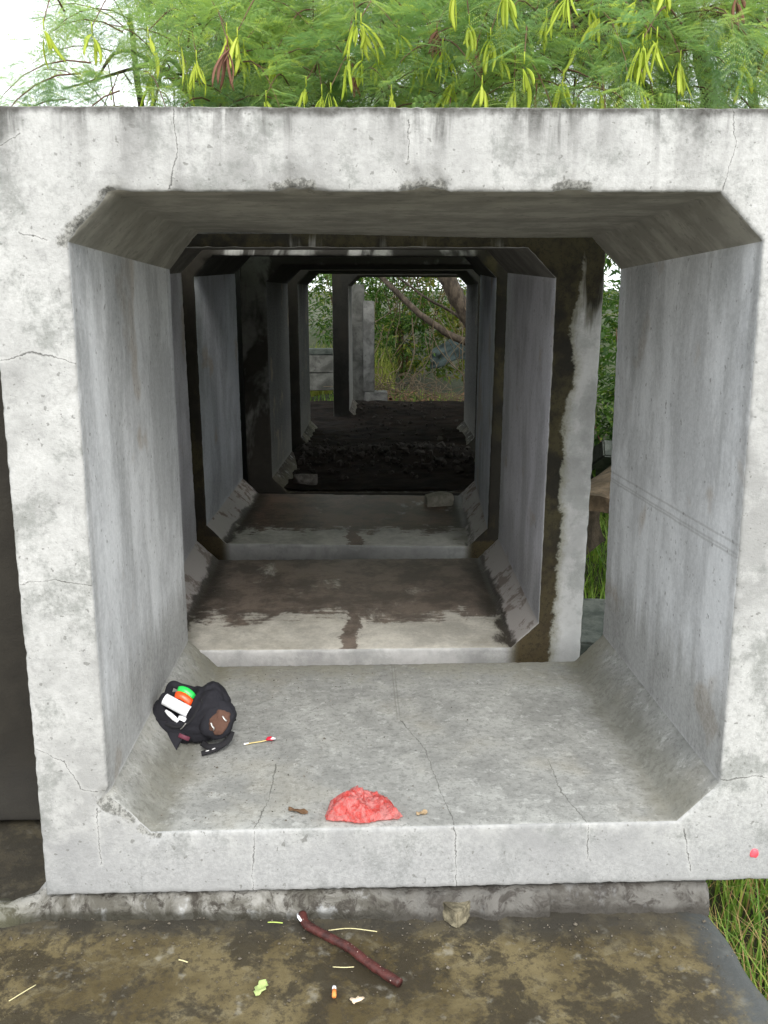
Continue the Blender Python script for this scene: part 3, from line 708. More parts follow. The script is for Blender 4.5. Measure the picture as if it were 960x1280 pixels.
mb = MB(); p0 = bp(-.110,-.050,.134); p1 = bp(-.066,-.064,.097)
mb.tube([p0, p0.lerp(p1,.3), p0.lerp(p1,.7), p1], [.004,.008,.0085,.006], 12); o = mb.build('small_bottle', white_paper)
tag(o, 'slim white tube below the paper roll in the bag mouth', 'tube')
o = packet('folded_paper', bp(-.052,-.062,.106), (.5,-.2,-.1), .03, .016, .005, white_paper, 0.002)
tag(o, 'small folded white paper beside the slim white tube in the bag', 'paper')

# ---------------------------------------------------------------- red plastic bag
def red_plastic():
    s = NT('red_plastic_film'); P = s.P(); n = s.noise(P, 30, 4, .6, 1)
    c = s.mix(s.step(.40,.60,n), (.94,.17,.15), (.97,.42,.40))
    rg = s.step(.035, .008, s.M('ABSOLUTE', s.M('SUBTRACT', s.noise(P, 19, 3, .6, 1.6), .5))); c = s.mix(s.M('MULTIPLY', rg, .22), c, (.97,.60,.58));  # pink patches and fold lines paint highlights into the film colour
    b = s.bump(s.M('ADD', s.noise(P, 28, 4, .7, 2.5), s.M('MULTIPLY', s.noise(P, 80, 3, .7, 1), .3)), 1.0, .02)
    s.pbr(c, .14, b, 1.0)
    t = s.t.nodes.new('ShaderNodeBsdfTranslucent'); s.put(t.inputs['Color'], c); s.put(t.inputs['Normal'], b)
    tr = s.t.nodes.new('ShaderNodeBsdfTransparent'); s.put(tr.inputs['Color'], (1,.55,.5,1))
    m_ = s.t.nodes.new('ShaderNodeMixShader'); m_.inputs[0].default_value = .30; s.t.links.new(s.bs.outputs[0], m_.inputs[1]); s.t.links.new(t.outputs[0], m_.inputs[2])
    m2_ = s.t.nodes.new('ShaderNodeMixShader'); m2_.inputs[0].default_value = .38; s.t.links.new(m_.outputs[0], m2_.inputs[1]); s.t.links.new(tr.outputs[0], m2_.inputs[2])
    s.t.links.new(m2_.outputs[0], s.out.inputs['Surface']); return s.m
outline = [(-.112,.000),(-.113,.045),(-.106,.095),(-.070,.125),(-.035,.150),(.00,.148),(.045,.125),(.080,.095),(.102,.050),(.118,.022),(.100,.006),(.045,.000),(.015,-.014),(-.02,-.012),(-.06,-.002),(-.09,-.004)]
cx_, cy_ = 0.0, .055; V = []; F = []; na_, nr_ = 210, 70
for i in range(na_):
    f_ = i/na_*len(outline); a_ = outline[int(f_)]; b_ = outline[(int(f_)+1)%len(outline)]; q = f_-int(f_)
    ox, oy = a_[0]*(1-q)+b_[0]*q, a_[1]*(1-q)+b_[1]*q
    for j in range(nr_):
        r_ = (j+1)/nr_; x_ = cx_+(ox-cx_)*r_; y_ = cy_+(oy-cy_)*r_
        base = .052*(1-r_**3.4)*(1+.25*(ox < -.03))
        wx = x_+.02*mn.noise(Vector((x_*18, y_*18, 7))); wy = y_+.02*mn.noise(Vector((x_*18, y_*18, 17)))
        fo = 1-abs(mn.noise(Vector((wx*11, wy*14, 2))))*3.0
        fo2 = 1-abs(mn.noise(Vector((wx*30+wy*14, wy*26-wx*9, 5))))*3.2
        fo3 = 1-abs(mn.noise(Vector((wx*70-wy*40, wy*75, 9))))*3.0
        hgt = base*(.80+.16*fo)+.005*fo2*(1-r_**5)+.0028*fo3*(1-r_**8)+.004
        if r_ > .85: hgt += .006*abs(mn.noise(Vector((ox*60, oy*60, 1))))
        V.append((x_+.004*fo2, y_+.004*fo, max(.003, hgt)))
c_i = len(V); V.append((cx_, cy_, .045))
for i in range(na_):
    for j in range(nr_-1): F.append((i*nr_+j, i*nr_+j+1, ((i+1)%na_)*nr_+j+1, ((i+1)%na_)*nr_+j))
    F.append((c_i, i*nr_, ((i+1)%na_)*nr_))
o = mesh_np('plastic_bag', V, F, red_plastic()); o.location = (-.063, 2.40, .283); o.rotation_euler = (-.034, 0, 0)
tag(o, 'crumpled translucent red plastic bag lying on the front edge of the culvert floor', 'plastic bag')
sm = o.modifiers.new('film', 'SOLIDIFY'); sm.thickness = .0012

# ---------------------------------------------------------------- little litter
FZ = .2842                                   # culvert floor level near its front
def fz(y): return .2842-.0339*(y-2.3746)
wr = empty('candy_stick', (-.44, 2.918, fz(2.918)+.004), (0, 0, R(18))); tag(wr, 'thin wooden candy stick with a red and white wrapper tip, right of the bag', 'candy stick')
mb = MB(); mb.tube([(-.052,0,0),(-.03,.001,.001),(.0,-.001,.002),(.028,0,.003)], [.0042,.003,.0032,.003], 8, .6); mb.build('stick', plain('straw_wood', (.62,.50,.22), .6), wr)
mb = MB(); mb.tube([(-.058,.0,.001),(-.04,.002,.002)], [.005,.004], 8, .5); mb.build('stick_end', white_paper, wr)
mb = MB(); mb.tube([(.022,0,.004),(.03,.002,.008),(.040,-.001,.008),(.046,.002,.005)], [.004,.010,.011,.008], 10, .5); mb.build('wrapper', plain('crimson_wrapper', (.70,.02,.05), .3), wr)
mb = MB(); mb.tube([(.038,-.006,.010),(.045,-.008,.012),(.054,-.005,.008)], [.005,.008,.006], 8, .4); mb.build('wrapper_tip', white_paper, wr)

def dry_leaf(name, loc, size, rot, mat, label, cat='leaf'):
    V = []; F = []; n = 12
    for i in range(n+1):
        t = i/n; w_ = size[1]*math.sin(math.pi*min(1, t*.93+.05))**.8*(1+.25*math.sin(t*19))
        for k, q in enumerate((-1,-.4,0,.4,1)):
            V.append(((t-.5)*size[0], q*w_*.5, .004+.006*abs(q)+.004*math.sin(t*7+q*2)))
    for i in range(n):
        for k in range(4): F.append((i*5+k, (i+1)*5+k, (i+1)*5+k+1, i*5+k+1))
    o = mesh_np(name, V, F, mat); o.location = loc; o.rotation_euler = (0, 0, rot)
    sm = o.modifiers.new('thick', 'SOLIDIFY'); sm.thickness = .001; tag(o, label, cat); return o
brown_leaf = plain('dead_leaf_brown', (.13,.075,.04), .8); pale_leaf = plain('pale_dry_leaf', (.34,.25,.15), .8)
dry_leaf('dead_leaf', (-.262, 2.452, fz(2.45)), (.065,.020), -.35, brown_leaf, 'shrivelled brown dead leaf left of the red plastic bag')
dry_leaf('dead_leaf', (.115, 2.44, fz(2.44)), (.035,.018), .3, pale_leaf, 'pale dry leaf fragment on the floor crack right of the red plastic bag')
dry_leaf('dead_leaf', (-.33, 2.05, .002), (.055,.03), 1.15, plain('pale_green_leaf', (.36,.45,.17), .7), 'pale green torn leaf scrap on the slab, left of the orange butt')

# brown rusty rod / stick with pale end
def rod_mat():
    s = NT('maroon_rod'); P = s.P(); n = s.noise(P, 30, 5, .65)
    c = s.mix(s.step(.35,.65,n), (.035,.010,.008), (.085,.022,.018)); fl = s.voro(P, 110)
    c = s.mix(s.M('MULTIPLY', s.step(.22,.12,fl.outputs['Distance']), s.step(.80,.85,s.sep(fl.outputs['Color'])[0])), c, (.55,.42,.36))
    return s.pbr(c, .5, s.bump(s.noise(P, 80, 4, .7), .8, .004), .4)
rod = empty('brown_rod', (-.10, 2.19, 0)); tag(rod, 'dark maroon crooked rod with a pale broken end, lying on the mossy slab', 'rod')
mb = MB(); pts = bez([(-.145,.145,.016),(-.125,.098,.015),(-.055,.046,.014),(.0,.006,.014),(.045,-.042,.014),(.09,-.085,.014),(.143,-.130,.014)], 8)
mb.tube(pts, [.0128+.0006*math.sin(i*.9)+.0011*mn.noise(Vector((i*.7,0,3))) for i in range(len(pts))], 16); mb.build('shaft', rod_mat(), rod)
mb = MB(); mb.tube([(-.158,.146,.016),(-.152,.126,.020),(-.143,.108,.022)], [.004,.006,.005], 8, .6); mb.build('pale_end', white_paper, rod)

straw = plain('dry_straw', (.55,.50,.28), .7); ylgreen = plain('fresh_blade', (.38,.48,.12), .6)
def stem(p, r_, mat, label, name='grass_stem'):
    mb = MB(); mb.tube(bez([tuple(q) for q in p], 5), r_, 6, .6); o = mb.build(name, mat); tag(o, label, 'grass stem', 'dry grass stems lying on the slab'); return o
stem([(-.163,2.277,.006),(-.10,2.283,.008),(-.02,2.272,.006)], .0019, straw, 'long straw stem right of the top of the maroon rod')
stem([(-.142,2.130,.006),(-.11,2.127,.007),(-.083,2.130,.006)], .0017, straw, 'short straw stem touching the left of the maroon rod at its middle')
stem([(-.345,2.312,.006),(-.325,2.311,.007),(-.300,2.309,.006)], .0024, ylgreen, 'short yellow green blade left of the top of the maroon rod')
stem([(-.575,2.158,.006),(-.562,2.153,.007),(-.548,2.148,.006)], .0024, straw, 'tiny pale straw piece on the left half of the slab')
stem([(-.99,2.006,.006),(-.965,2.034,.007),(-.94,2.064,.006)], .0018, straw, 'slanting straw stem in the lower left corner of the slab')
bt = empty('cigarette_butt', (-.133, 2.036, .007), (0,0,R(92))); tag(bt, 'orange cigarette butt with a white end, standing out on the slab', 'cigarette butt')
mb = MB(); mb.tube([(-.016,0,0),(.008,0,0)], .0058, 12); mb.build('filter', plain('cork_paper', (.78,.27,.07), .6), bt)
mb = MB(); mb.tube([(.0081,0,0),(.019,.0005,0)], .0056, 12); mb.build('paper_end', white_paper, bt)
mb = MB(); mb.tube([(-.018,.004,.006),(-.006,-.006,.008),(.006,-.002,.01),(.016,.008,.006)], [.005,.008,.007,.004], 8, .5)
mb.tube([(-.012,-.010,.005),(.004,.006,.008)], [.005,.006], 8, .5); o = mb.build('paper_scrap', plain('stained_paper', (.72,.58,.42), .7)); o.location = (-.07, 2.011, .0); tag(o, 'crumpled whitish paper scrap just right of the orange butt', 'paper scrap')
# red scrap at the right edge of the nearest culvert's lower face
V, F = blob(.013, .007, .016, 20, 12); V += (fnoise(V, 60, 2)*.003)[:, None]; o = mesh_np('red_scrap', V, F, plain('pink_red_plastic', (.80,.10,.13), .35)); o.location = (1.119, 2.405, .175)
tag(o, 'small pink red scrap stuck on the right corner of the nearest culvert', 'scrap')

# ---------------------------------------------------------------- vegetation
def leaf_mat(name, a_, b_, c_=None, trans=.45, rough=.55):
    s = NT(name); P = s.P(); n = s.noise(P, 2.2, 3, .6); n2 = s.noise(P, 14, 2, .5)
    c = s.mix(s.step(.36,.64,n), a_, b_)
    if c_: c = s.mix(s.step(.56,.68,n2), c, c_)
    s.pbr(c, rough, None, .3)
    t = s.t.nodes.new('ShaderNodeBsdfTranslucent'); s.put(t.inputs['Color'], s.mix(.5, c, s.mix(1, c, (1.3,1.5,.6,1), 'MULTIPLY')))
    m_ = s.t.nodes.new('ShaderNodeMixShader'); m_.inputs[0].default_value = trans
    s.t.links.new(s.bs.outputs[0], m_.inputs[1]); s.t.links.new(t.outputs[0], m_.inputs[2]); s.t.links.new(m_.outputs[0], s.out.inputs['Surface'])
    return s.m
fern_leaf = leaf_mat('feathery_leaf', (.20,.32,.17), (.33,.44,.16), (.50,.56,.14), .55)
fern_leaf_far = leaf_mat('feathery_leaf_far', (.055,.115,.035), (.10,.17,.04))
bush_leaf = leaf_mat('bush_leaf', (.035,.090,.018), (.085,.165,.03), (.22,.27,.05))
pod_green = leaf_mat('pod_skin', (.42,.52,.06), (.55,.62,.09), None, .4, .4)
pod_brown = plain('dry_pod', (.16,.075,.045), .6)
bark = (lambda s: s.pbr(s.mix(s.step(.35,.65,s.noise(s.V('MULTIPLY', s.P(), (1,1,.35)), 16, 6, .7)), (.035,.027,.020), (.105,.082,.062)), .9, s.bump(s.noise(s.V('MULTIPLY', s.P(), (1,1,.3)), 40, 5, .7), .8, .01)))(NT('bark'))
twig_m = plain('twig_bark', (.13,.075,.05), .8); green_stem = plain('green_stem', (.16,.20,.07), .7)

def pinnate_template(seed, fine=True):
    """bipinnate leaf along +X (length 1), arching down; leaflets are single triangles"""
    rnd = random.Random(seed); V = []; F = []; droop = rnd.uniform(.25, .55)
    def rach(t): return np.array([t*math.cos(droop*t*.9), 0, -droop*t*t*.75])
    npn = 6
    def tri(a, b, c): V.extend([a, b, c]); F.append((len(V)-3, len(V)-2, len(V)-1))
    # rachis
    for k in range(5):
        a = rach(k/5); b = rach((k+1)/5); tri(a+[0,.006,0], a-[0,.006,0], b)
    for p in range(npn):
        t = .28+.68*p/(npn-1); b0 = rach(t)
        for sd in (-1, 1):
            ln = (.44-.10*abs(p-2.5)/2.5)*rnd.uniform(.9, 1.1); ang = R(rnd.uniform(42, 62)); dz = rnd.uniform(-.18, .02)
            dr = np.array([math.cos(ang), sd*math.sin(ang), dz]); 
            def pp(u): return b0+dr*ln*u+np.array([0, 0, -.16*u*u*ln])
            side = np.array([-dr[1], dr[0], 0]); side /= np.linalg.norm(side)
            if fine:
                nl = 9
                for q in range(nl):
                    u = (q+.5)/nl; c = pp(u); wv = .058*(1-.35*abs(u-.4))
                    for s2 in (-1, 1):
                        tip = c+side*s2*wv+dr*.03+np.array([0,0,-.012]); tri(c-dr*.010, c+dr*.013, tip)
            else:
                a = pp(0); m_ = pp(.5); e = pp(1)
                tri(a, m_+side*.045, e); tri(a, e, m_-side*.045)
    return np.array(V), np.array(F)
TF = [pinnate_template(i, True) for i in range(6)]; TC = [pinnate_template(i+20, False) for i in range(6)]
def frame(d, up=(0,0,1), roll=0):
    x = Vector(d).normalized(); y = Vector(up).cross(x)
    if y.length < 1e-3: y = Vector((0,1,0))
    y.normalize(); z = x.cross(y)
    if roll: y, z = y*math.cos(roll)+z*math.sin(roll), z*math.cos(roll)-y*math.sin(roll)
    return np.array([x[:], y[:], z[:]])
def twig(rnd, p, d, ln, leaves, twv, fine, size=.2, droop=1.0, sprd=1):
    """one arching twig; appends leaf transforms, returns end point"""
    p = Vector(p); d = Vector(d).normalized(); n = 9; pts = [p.copy()]
    for k in range(n):
        d = (d+Vector((rnd.uniform(-.12,.12), rnd.uniform(-.12,.12), -.13*droop))).normalized(); p = p+d*ln/n; pts.append(p.copy())
        if k >= 1:
            for q in range(2):
                a = rnd.uniform(0, 6.28); side = d.orthogonal(); side.rotate(Matrix.Rotation(a, 3, d)); 
                ld = (side*.9+d*.5+Vector((0,0,-.1))).normalized()
                leaves.append((fine, rnd.randrange(6), p.copy(), ld, size*rnd.uniform(.7,1.25), rnd.uniform(-.5,.5)))
    leaves.append((fine, rnd.randrange(6), p.copy(), d.copy(), size, 0))
    twv.tube(pts[::2]+[pts[-1]] if n%2 else pts[::2], [.005,.0045,.004,.003,.0025,.0018][:len(pts[::2]+[pts[-1]] if n%2 else pts[::2])], 4, cap=False)
    return pts
def leaves_mesh(name, leaves, mat, parent):
    Vs = []; Fs = []; off = 0
    for fine, k, p, d, sz, roll in leaves:
        tv, tf = (TF if fine else TC)[k]; M_ = frame(d, roll=roll)
        Vs.append(tv@(M_*sz)+np.array(p[:])); Fs.append(tf+off); off += len(tv)
    return mesh_np(name, np.concatenate(Vs), np.concatenate(Fs), mat, parent, smooth=False)
def limb(mb, pts, r0, r1, n=10, seg=8, wob=.03, rnd=random):
    q = bez(pts, seg); m = len(q); q = [p+Vector((rnd.uniform(-1,1), rnd.uniform(-1,1), rnd.uniform(-1,1)))*wob*(r0) for p in q]
    mb.tube(q, [r0+(r1-r0)*i/(m-1) for i in range(m)], n); return q
def pod_cluster(rnd, loc, parent, ln=.14, n=9, mat=None, off=Vector((0,0,0))):
    mb = MB(); loc = Vector(loc)
    lean = Vector((rnd.uniform(-.25,.25), rnd.uniform(-.25,.25), 0)); n = rnd.randint(3, 10)
    for k in range(n):
        a = rnd.uniform(0, 6.28); sp = rnd.uniform(.05,.6); l_ = ln*rnd.uniform(.45,1.2); dx, dy = math.cos(a)*sp+lean.x, math.sin(a)*sp+lean.y
        pw = rnd.uniform(.5,.95); st_ = loc+Vector((rnd.uniform(-.012,.012), rnd.uniform(-.012,.012), rnd.uniform(-.03,.01))); cv = rnd.uniform(-.12,.12); pts = []
        for t in np.linspace(0, 1, 7): pts.append(st_+Vector((dx*l_*(t**pw)+cv*l_*math.sin(t*3.1), dy*l_*(t**pw), -l_*t)))
        fa = rnd.uniform(0, 3.14); wd = rnd.uniform(.7,1.1); mb.tube(pts, [q*wd for q in (.002,.007,.010,.011,.010,.008,.002)], 6, .22, up=Vector((math.cos(fa), math.sin(fa), 0)))
    mb.tube([loc+Vector((0,0,.05)), loc+Vector((.0,0,.0))], [.003,.004], 5)
    return mb.build('pod_cluster', mat or pod_green, parent)

def leucaena(base, trunks, blobs, label, seed, near_y=9.5, pods=()):
    rnd = random.Random(seed); t = empty('feathery_tree', base); tag(t, label, 'tree', 'feathery leaved trees behind the culverts')
    b = Vector(base); mb = MB()
    for pts, r0, r1 in trunks: limb(mb, [Vector(p)-b for p in pts], r0, r1, 12, 10, .12, rnd)
    mb.build('trunk', bark, t)
    leaves = []; tw = MB(); br = MB()
    for c, r_, n, anchor in blobs:
        c = Vector(c); an = Vector(anchor)
        # a few branches from the anchor into the blob
        for k in range(max(2, n//14)):
            e = c+Vector((rnd.uniform(-.8,.8)*r_[0], rnd.uniform(-.8,.8)*r_[1], rnd.uniform(-.6,.7)*r_[2]))
            midp = an.lerp(e, .5)+Vector((rnd.uniform(-.2,.2), rnd.uniform(-.2,.2), rnd.uniform(0,.3)))
            limb(br, [an-b, midp-b, e-b], .022, .006, 6, 5, .2, rnd)
        for k in range(n):
            v = Vector((rnd.gauss(0,1), rnd.gauss(0,1), rnd.gauss(0,1))).normalized()*rnd.uniform(.35,1)**.6
            p = c+Vector((v.x*r_[0], v.y*r_[1], v.z*r_[2]))
            d = (v*1.0+Vector((rnd.uniform(-.6,.6), rnd.uniform(-.6,.6), rnd.uniform(-.3,.6))))
            fine = p.y < near_y and p.z < 4.6
            twig(rnd, p-b, d, rnd.uniform(.35,.7), leaves, tw, fine, size=.21 if fine else .27)
    # every pod bunch hangs from its own leafy twig
    for q in pods:
        e = Vector(q[:3])-b+Vector((0,0,.03)); st0 = e+Vector((rnd.uniform(-.30,.30), rnd.uniform(.25,.60), rnd.uniform(.10,.30)))
        tp = bez([st0, st0.lerp(e,.5)+Vector((0,0,.10)), e], 5); tw.tube(tp, [.006-.0035*i/(len(tp)-1) for i in range(len(tp))], 4, cap=False)
        for k in range(9):
            p = tp[rnd.randint(2, len(tp)-1)]; a = rnd.uniform(0, 6.28)
            leaves.append((True, rnd.randrange(6), p.copy(), Vector((math.cos(a), math.sin(a)*.7, rnd.uniform(-.1,.6))).normalized(), rnd.uniform(.15,.23), rnd.uniform(-.5,.5)))
    # keep foliage clear of the culvert roofs
    def clear(l):
        q = l[2]+b; e = q+l[3]*l[4]*1.1
        return min(q.z, e.z-.06) > 2.32 or not (-3.6 < q.x < 1.5 and q.y < 13)
    leaves = [l for l in leaves if clear(l)]
    leaves_mesh('crown', leaves, fern_leaf, t)
    tag(tw.build('twigs', twig_m, t), kind='stuff'); tag(br.build('branches', bark, t), kind='stuff')
    for k, q in enumerate(pods):
        pod_cluster(rnd, Vector(q[:3])-b, t, q[3] if len(q) > 3 else .15, rnd.randint(6, 11), pod_brown if len(q) > 4 or k % 9 == 5 else None)
    return t

# pods: distance y, picture column and height turned into metres beforehand
podsR = [(.98,4.55,3.04,.16),(1.22,4.6,3.00,.17),(1.18,4.5,2.72,.17),(.86,4.7,2.80,.16),(1.62,4.8,3.03,.15),(1.95,4.9,3.0,.15),(1.80,5.1,2.92,.16),(1.02,5.2,2.86,.15),(1.38,5.0,3.1,.16),
         (.80,4.9,3.12,.15),(2.05,5.2,3.2,.15),(1.60,5.0,3.22,.12,1),(1.27,4.7,3.2,.17),(.62,5.2,3.15,.15),(1.5,6.1,3.3,.15),(.7,6.0,3.1,.16),(1.1,4.9,3.35,.17),(1.9,5.6,3.4,.16)]
podsL = [(-.78,5.5,3.13,.17),(-1.12,5.6,3.03,.16),(-1.35,5.7,2.98,.15),(-1.62,5.8,2.92,.15),(-1.0,5.7,2.78,.16),(-.28,5.9,3.2,.16),(-.15,6.0,2.9,.15),(-.98,6.1,2.78,.12),(-.40,6.0,2.72,.16),
         (-.62,5.6,3.1,.17),(-1.25,5.8,2.78,.17),(-1.45,6.1,3.12,.16),(.28,6.0,3.25,.16),(.25,5.8,2.80,.15),(-.7,6.4,3.3,.14,1),(-1.1,6.4,3.3,.15),(.02,6.3,3.25,.12,1),(-.85,6.8,2.9,.14,1)]
_r = random.Random(77)
podsR += [(_r.uniform(.3,2.0), _r.uniform(4.35,4.9), _r.uniform(2.72,3.15), _r.uniform(.12,.17)) for _ in range(30)]
podsL += [(_r.uniform(-1.75,.35), _r.uniform(4.75,5.2), _r.uniform(2.75,3.15), _r.uniform(.12,.17)) for _ in range(24)]
T2 = leucaena((2.55,6.4,-.1), [([(2.55,6.4,-.2),(2.45,6.3,1.2),(2.2,6.1,2.4),(1.75,5.9,3.6)], .085, .04), ([(2.45,6.3,1.4),(2.7,6.9,2.6),(2.6,7.4,4.2)], .055, .025), ([(2.2,6.1,2.4),(1.55,5.6,2.9),(1.0,5.4,3.3)], .035,.015)],
   [((.95,5.2,2.95),(.95,.5,.45),65,(1.75,5.9,3.3)), ((1.1,5.5,3.25),(.8,.75,.50),55,(1.75,5.9,3.3)), ((1.9,5.9,3.7),(1.0,.9,.55),55,(1.75,5.9,3.5)), ((.5,6.4,3.35),(.8,.8,.55),60,(1.1,5.6,3.2)), ((1.35,7.6,3.7),(1.1,.9,.8),32,(2.6,7.2,3.6)), ((1.4,6.4,4.7),(1.6,1.3,.7),70,(1.75,5.9,3.6)), ((2.9,7.4,4.5),(1.3,1.3,1.0),60,(2.6,7.4,4.0))],
   'feathery tree on the right with bunches of yellow green pods hanging over the roof', 11, pods=podsR)
T3 = leucaena((-1.9,11.2,-.2), [([(-1.9,11.2,-.3),(-1.85,11.0,1.4),(-1.6,10.0,2.9),(-1.1,8.2,4.0)], .10, .045), ([(-1.75,10.6,2.3),(-2.2,9.2,3.2),(-2.0,7.8,3.9)], .05, .02), ([(-1.6,10,2.9),(-.9,8.2,3.1),(-.3,6.9,3.9)], .045,.018)],
   [((-1.2,5.9,2.95),(.85,.5,.45),70,(-1.5,8.0,3.3)), ((-.2,6.0,2.95),(.7,.5,.40),45,(-.6,7.3,3.3)), ((-1.1,6.6,3.2),(.85,.8,.55),55,(-1.5,8.0,3.3)), ((-.25,6.8,3.35),(.8,.8,.6),75,(-.6,7.3,3.5)), ((-.7,6.4,4.2),(1.5,1.2,.6),60,(-1.1,8.0,4.0)), ((-1.0,8.6,4.5),(1.4,1.2,1.0),55,(-1.1,8.2,4.0)), ((.4,8.4,4.1),(1.1,.9,.8),35,(-.3,6.9,3.9))],
   'feathery tree on the left with pale pods drooping above the nearest culvert', 12, pods=podsL)
T1 = leucaena((2.4,14.7,.1), [([(2.4,14.7,.0),(1.95,14.5,.55),(1.45,14.4,1.2),(.95,14.3,2.05),(.6,14.3,3.2),(.5,14.4,4.4)], .18, .09), ([(1.55,14.4,1.0),(1.15,14.3,1.08),(.6,14.4,1.42),(.1,14.6,1.88),(-.35,14.9,2.3)], .065, .035), ([(1.6,14.5,.95),(1.2,14.8,1.4),(.6,15.0,1.75),(-.2,15.3,2.35)], .03, .015), ([(1.45,15.2,1.9),(1.9,14.6,3.2),(2.1,14.2,4.6)], .09, .04)],
   [((.6,13.2,5.2),(2.2,1.6,1.1),60,(.6,14.6,4.4)), ((2.4,13.4,6.2),(1.8,1.6,1.2),60,(2.1,14.2,4.6)), ((.3,11.2,4.9),(2.0,1.2,.9),35,(.6,13.8,4.6)), ((-.9,16.8,3.3),(1.5,1.0,.9),50,(-.4,15.6,2.6)), ((1.2,17,3.6),(1.5,1.2,1.1),50,(.9,15.4,3.0))],
   'dark leaning feathery tree beyond the far end of the culverts', 13)

def shrub(base, rad, n, label, seed, mat=None, lsz=.12, stems=9, h=None, dense=1):
    rnd = random.Random(seed); t = empty('shrub', base); tag(t, label, 'shrub', 'shrubs growing beyond the culverts')
    h = h or rad[2]; st = MB(); Vs = []; Fs = []; off = 0
    lv = np.array([(0,0,0),(.35,.16,.05),(1,0,-.12),(.35,-.16,.05)]); lf = np.array([(0,1,2),(0,2,3)])
    for k in range(stems):
        a = rnd.uniform(0, 6.28); e = (math.cos(a)*rad[0]*rnd.uniform(.2,.7), math.sin(a)*rad[1]*rnd.uniform(.2,.7), h*rnd.uniform(.6,1.5))
        limb(st, [(e[0]*.1,e[1]*.1,-.1),(e[0]*.4,e[1]*.4,e[2]*.5),e], .018, .005, 6, 6, .5, rnd)
    cl = [(rnd.gauss(0,.45)*rad[0], rnd.gauss(0,.45)*rad[1], abs(rnd.gauss(.55,.35))*rad[2]*1.2, rnd.uniform(.12,.3)) for _ in range(int(n/28))]
    for cx, cy, cz, cr in cl:
        for k in range(28):
            v = np.array([rnd.gauss(0,1), rnd.gauss(0,1), rnd.gauss(0,1)]); v /= np.linalg.norm(v); p = np.array([cx,cy,cz])+v*cr*rnd.uniform(.3,1)
            d = Vector((v[0]+rnd.uniform(-.5,.5), v[1]+rnd.uniform(-.5,.5), v[2]*.4-.35)); s_ = lsz*rnd.uniform(.6,1.3)
            Vs.append(lv@(frame(d, roll=rnd.uniform(-1,1))*s_)+p); Fs.append(lf+off); off += 4
    st.build('stems', twig_m, t)
    mesh_np('foliage', np.concatenate(Vs), np.concatenate(Fs), mat or bush_leaf, t, smooth=False)
    return t
yel_leaf = leaf_mat('yellowing_leaf', (.12,.17,.03), (.22,.22,.04), (.30,.24,.05))
specs = [((.35,17.2,.3),(1.1,.7,1.6),3600,'leafy green shrub straight beyond the far opening',1,None),
 ((1.6,17.0,.3),(1.2,.8,1.5),3200,'green shrub behind the leaning trunk',2,yel_leaf),
 ((-.9,18.8,.9),(1.3,.8,1.7),3600,'bright green shrub seen through the narrow left gap',3,None),
 ((-2.8,18.4,.8),(1.4,.9,1.8),3000,'green shrub left of the one behind the narrow gap',4,None),
 ((.9,19.5,1.1),(1.5,1.0,2.2),3400,'tall green shrub at the back, right of centre',5,None),
 ((-.2,20.5,1.1),(2,1.0,2.4),3400,'tall green shrub farthest back in the middle',6,yel_leaf),
 ((3.3,9.6,.1),(1.2,1.2,2.2),4200,'tall dense shrub showing in the right side gap',7,None),
 ((2.5,11.6,.1),(.8,1.0,1.9),3200,'dense shrub beside the row, behind the right gap',8,None),
 ((4.0,12.2,.2),(1.4,1.2,2.6),3200,'dense shrub farther back on the right',9,None),
 ((3.0,17.8,.6),(1.4,1.0,2.2),3000,'shrub at the back right beyond the trunk',10,None),
 ((-.6,22.5,.9),(2.2,1.0,2.6),4200,'broad green shrub closing the view far behind',16,None),
 ((-3.9,14.0,-.1),(1.2,1.4,2.0),2600,'shrub on the left behind the left-hand line',14,None),
 ((2.15,8.0,-.1),(.45,.5,1.1),1500,'low bushy shrub directly outside the right gap',15,None)]
for b_, r_, n_, lab, sd_, mt in specs: shrub(b_, r_, n_, lab, sd_, mt)

# grass: bent blades
def grass(name, n, area, seed, ln=(.2,.45), mats=None, zfun=None, wid=.006):
    rnd = random.Random(seed); V = []; F = []; off = 0
    for k in range(n):
        x_, y_ = area(rnd); z_ = float(zfun(x_, y_)) if zfun else float(gh(x_, y_))
        a = rnd.uniform(0, 6.28); l_ = rnd.uniform(*ln); ben = rnd.uniform(.2,1.1); w_ = wid*rnd.uniform(.6,1.3)
        dx, dy = math.cos(a), math.sin(a)
        for i in range(5):
            t = i/4; q = l_*t; hx = ben*q*t*.8; zz = q*math.sqrt(max(.05, 1-(ben*t*.75)**2)) ; ww = w_*(1-t*.92)
            V.append((x_+dx*hx-dy*ww, y_+dy*hx+dx*ww, z_+zz-.01)); V.append((x_+dx*hx+dy*ww, y_+dy*hx-dx*ww, z_+zz-.01))
        for i in range(4): F.append((off+2*i, off+2*i+1, off+2*i+3, off+2*i+2))
        off += 10
    o = mesh_np(name, np.array(V), np.array(F), mats, smooth=False); tag(o, kind='stuff'); return o
grass_g = leaf_mat('grass_green', (.12,.24,.04), (.22,.34,.06), (.36,.40,.09)); grass_d = leaf_mat('grass_dry', (.50,.38,.17), (.34,.20,.10), None, .2)
grass('grass', 2600, lambda r: (r.uniform(1.06,2.3), r.uniform(1.3,3.4)), 1, (.16,.42), grass_g, wid=.005)
grass('dry_grass', 1500, lambda r: (r.uniform(1.06,2.2), r.uniform(1.3,3.4)), 2, (.12,.38), grass_d, wid=.0035)
grass('grass', 3600, lambda r: (r.uniform(1.05,3.2), r.uniform(3.4,9.0)), 3, (.15,.45), grass_g, wid=.007)
